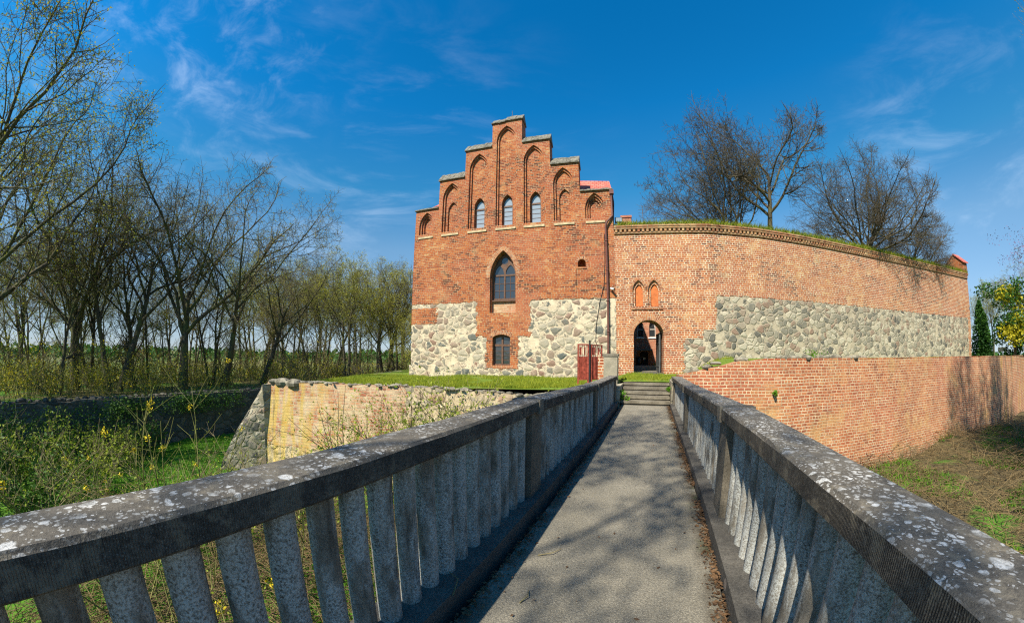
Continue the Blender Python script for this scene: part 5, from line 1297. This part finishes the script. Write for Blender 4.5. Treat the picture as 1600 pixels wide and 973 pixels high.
    # weeds
    for i, (x, y, z, lab, sc) in enumerate([(-0.9, 12.05, 0.05, 'leafy weed growing at the left of the steps', 1.0), (0.62, 12.7, 0.3, 'small weed on the right end of the steps', 0.6), (5.9, 14.0, 1.5, 'low green weeds on the ledge of the bastion wall', 1.6), (4.25, 12.55, 0.25, 'weed tuft sprouting from the salmon brickwork', 0.5)]):
        t = thing('weed', lab, 'plant', (x, y, z)); f = MB()
        for k in range(5): leaf_cloud(f, (r.uniform(-0.12, 0.12)*sc*(4 if i == 2 else 1), r.uniform(-0.06, 0.06), r.uniform(0.03, 0.32)*min(sc, 1)), (0.1*sc, 0.08, 0.09*sc), 50, 0.035, r)
        f.build('foliage', [M['blade_lawn']], t); s = MB(); s.tube([(0, 0, -0.1), (0.02, 0, 0.2*sc)], 0.006, 4); s.build('stems', [M['greenstem']], t)
plant_shrubs()

# ------------------------------------------------------------------ uncountable cover: grass, ivy, straw, litter
def blades(name, label, cat, pts, hgt, mat, r, lean=0.35, w=0.012):
    b = MB()
    for x, y, z in pts:
        h = hgt*r.uniform(0.5, 1.3); a = r.uniform(0, 6.28); lx, ly = r.gauss(0, lean)*h, r.gauss(0, lean)*h; ww = w*r.uniform(0.7, 1.4)
        l = len(b.v); b.v += [(x-cos(a)*ww, y-sin(a)*ww, z-0.02), (x+cos(a)*ww, y+sin(a)*ww, z-0.02), (x+lx, y+ly, z+h)]
        b.f.append((l, l+1, l+2)); b.uv.append([(0, 0), (1, 0), (0.5, 1)]); b.m.append(0); b.sm.append(False)
    o = b.build(name, [M[mat]]); return tag(o, label, cat, kind='stuff')
def cover():
    r = random.Random(41)
    P = []
    while len(P) < 30000:
        f = r.random(); o = 0.75 + 8.5*r.random()**1.6; x = BL[0]+(BR[0]-BL[0])*f - 0.38*o; y = BL[1]+(BR[1]-BL[1])*f + 0.92*o
        q = (Vector((x, y, 0))-FP); yl = -q.x*sin(FRZ)+q.y*cos(FRZ)
        if yl > -0.12: continue
        if noise.noise(Vector((x*0.8, y*0.8, 1))) < -0.28: continue
        P.append((x, y, castle_z(x, y)))
    blades('grass', 'sunlit spring grass on the bastion top before the chapel', 'grass', P, 0.11, 'blade', r)
    P = []
    while len(P) < 5000:
        x, y = r.uniform(-1.3, 3.6), r.uniform(13.5, 18.1)
        if x < 0.9 or y > 16: P.append((x, y, castle_z(x, y)))
    blades('grass', 'tufts of grass between the steps and the gateway', 'grass', P, 0.10, 'blade', r)
    P = []
    while len(P) < 42000:
        x, y = r.uniform(-19.6, -2.0), r.uniform(0.5, 11)
        if y > 6.6+ (x+12.75)*0.41 and x > -13: continue
        P.append((x, y, ground_h(x, y)))
    blades('grass', 'bright green grass on the floor of the left moat', 'grass', P, 0.10, 'blade_lawn', r, w=0.016)
    # grassy top of the curtain wall
    P = []; path = [Vector((0.6, 0.0))]+[Vector(p) for p in UPPER]
    seg = [(a, b, (b-a).length) for a, b in zip(path[:-1], path[1:])]; tot = sum(s[2] for s in seg)
    for _ in range(15000):
        d = r.uniform(0, tot)
        for a, b, l in seg:
            if d <= l: break
            d -= l
        p = a.lerp(b, min(1, d/l)); n = Vector((-(b-a).y, (b-a).x)).normalized(); o = r.uniform(-0.15, 0.55)
        s_ = p.x*0.7
        dens = 0.45+0.6*smooth(3, 12, p.x)
        if noise.noise(Vector((p.x*0.9, o*2, 3))) < 0.25-dens: continue
        w = loc2w(p.x+n.x*o, p.y+n.y*o); P.append((w.x, w.y, 8.39+0.10*smooth(0, 0.5, o)))
    blades('grass', 'shaggy grass growing along the top of the curtain wall', 'grass', P, 0.30, 'blade', r, 0.6, 0.02)
    # ivy and bramble on the moat wall's left part
    f = MB()
    for k in range(170):
        y = r.uniform(-13, 3.2) if k % 4 else r.uniform(2, 9); z = r.uniform(-2.8, -0.75) if y < 3 else r.uniform(-1.2, -0.6)
        leaf_cloud(f, (-19.75+r.uniform(-0.1, 0.9)*(1 if y < 3 else 0.3), y, z), (0.5, 0.75, 0.45), 110, 0.055, r)
    tag(f.build('ivy', [M['ivy']]), 'dark ivy and bramble mantling the shaded moat wall', 'ivy', kind='stuff')
    f = MB()
    for k in range(150):
        x, y = r.uniform(-18.5, -9), r.uniform(-4, 1.6)
        if x > -12 and y > -1: continue
        leaf_cloud(f, (x, y, ground_h(x, y)+r.uniform(0.1, 0.9)), (0.6, 0.6, 0.4), 90, 0.05, r)
    tag(f.build('undergrowth', [M['ivy']]), 'dark green undergrowth filling the left end of the moat', 'undergrowth', kind='stuff')
    # brushwood under the trees
    b = MB()
    for k in range(1900):
        a = r.uniform(-100, -38); d = 21.5/max(0.5, abs(sin(R(a)))) + abs(r.gauss(0, 7)) if a < -66 else r.uniform(25, 46)
        x, y = polar(a, d); h = r.uniform(0.5, 2.4)*(1.3 if r.random() < 0.15 else 0.8)
        if x > -20.6 and y < 24 and a < -60: continue
        z = ground_h(x, y); p = Vector((x, y, z-0.1)); lx, ly = r.gauss(0, 0.3)*h, r.gauss(0, 0.3)*h
        m = p+Vector((lx*0.4, ly*0.4, h*0.55)); e = p+Vector((lx, ly, h)); b.tube([p, m, e], [0.014, 0.010, 0.006], 3, 0)
        for q in range(2):
            f0 = m.lerp(e, r.random()*0.8); b.tube([f0, f0+Vector((r.gauss(0, 0.25)*h, r.gauss(0, 0.25)*h, 0.2*h))], [0.008, 0.004], 3, 0)
        if r.random() < 0.8: leaf_cloud(b, e.lerp(m, 0.3), (0.4, 0.4, 0.4), 14, 0.06, r, 1)
    tag(b.build('undergrowth', [M['greenstem'], M['yellowleaf']]), 'thin twiggy brushwood with yellow green leaves under the far trees', 'undergrowth', kind='stuff')
    # dry stalks
    def stalks(name, label, n, area, mat, rad, lmin, lmax, seed, lift=0.35):
        rr = random.Random(seed); b = MB()
        for _ in range(n):
            x, y = area(rr); z = ground_h(x, y) + rr.uniform(0, lift)*max(0.2, 0.6+noise.noise(Vector((x*0.5, y*0.5, 2))))
            base = noise.noise(Vector((x*0.35, y*0.35, 8)))*3.0; a = base+rr.gauss(0, 1.1); L = rr.uniform(lmin, lmax); el = rr.gauss(0.05, 0.25)
            d = Vector((cos(a)*cos(el), sin(a)*cos(el), sin(el))); p = Vector((x, y, z)); m = p+d*L*0.5+Vector((0, 0, rr.uniform(0, 0.08))); e = p+d*L+Vector((0, 0, -rr.uniform(0, 0.12)))
            b.tube([p, m, e], [rad, rad*0.8, rad*0.4], 3)
        tag(b.build(name, [M[mat]]), label, 'dry stalks', kind='stuff')
    stalks('dry_reeds', 'flattened heaps of dry reeds on the floor of the right moat', 9500, lambda q: (q.uniform(6.5, 27), q.uniform(5, 22)), 'straw', 0.011, 0.25, 1.2, 3, 0.8)
    stalks('dry_brush', 'tangle of dry straw coloured brush below the left balustrade', 7000, lambda q: (q.uniform(-9, -1.7), q.uniform(-1.5, 6.5)), 'straw', 0.007, 0.4, 1.3, 4, 1.3)
    P = []
    while len(P) < 16000:
        x, y = r.uniform(4, 24), r.uniform(3, 20)
        if noise.noise(Vector((x*0.35, y*0.35, 11))) < 0.02: continue
        P.append((x, y, ground_h(x, y)))
    blades('grass', 'patches of green grass among the reeds of the right moat', 'grass', P, 0.22, 'blade_lawn', r, 0.5, 0.02)
    # leaf litter in the gutters of the bridge
    f = MB()
    for k in range(5200):
        rt = r.random() < 0.72
        y = r.uniform(0.8, 11.8); x = (0.60-abs(r.gauss(0, 0.045))) if rt else (-1.0+abs(r.gauss(0, 0.05)))
        if noise.noise(Vector((y*1.3, 3 if rt else 9, 0))) < -0.25: continue
        if k % 45 == 0: x = r.uniform(-0.9, 0.5)
        if x > 0.605 or x < -1.005: continue
        a = r.uniform(0, 6.28); k2 = r.uniform(0.006, 0.022); z = deck_z(y)+r.uniform(0.003, 0.018); t1 = r.uniform(-0.5, 0.5)
        l = len(f.v); c, s_ = cos(a)*k2, sin(a)*k2
        f.v += [(x-c, y-s_, z), (x+s_*0.5, y-c*0.5, z+t1*k2), (x+c, y+s_, z+0.004), (x-s_*0.5, y+c*0.5, z-t1*k2*0.3+0.003)]
        f.f.append((l, l+1, l+2, l+3)); f.uv.append([(0, 0)]*4); f.m.append(0); f.sm.append(False)
    tag(f.build('leaf_litter', [M['litter']]), 'brown leaf litter lying in the gutters along the bridge kerbs', 'leaf litter', kind='stuff')
    # a few twigs dropped on the bridge
    for i, (x, y, L, a) in enumerate([(-0.70, 1.85, 0.14, 1.1), (-0.78, 2.45, 0.22, 0.4), (-1.05, 1.62, 0.30, 1.9)]):
        b = MB(); z = deck_z(y)+(0.112 if x < -1 else 0.008); b.tube([(x, y, z), (x+cos(a)*L*0.5, y+sin(a)*L*0.5, z+0.02), (x+cos(a+0.4)*L, y+sin(a+0.4)*L, z+0.004)], [0.005, 0.004, 0.003], 5)
        tag(b.build('twig', [M['drystem']]), ['short pale twig lying on the bridge path', 'longer dry twig lying on the path by the kerb', 'bent pale twig lying on the left kerb'][i], 'twig')
    # distant woods on the plain
    f = MB()
    for k in range(420):
        a = r.uniform(-110, 70); d = r.uniform(320, 900); x, y = polar(a, d); s = d/420; z = ground_h(x, y)
        leaf_cloud(f, (x, y, z+4*s), (16*s, 16*s, 5*s), 40, 2.6*s, r)
    tag(f.build('distant_woods', [M['conifer']]), 'far belts of woodland across the plain below the horizon', 'woods', kind='stuff')
cover()
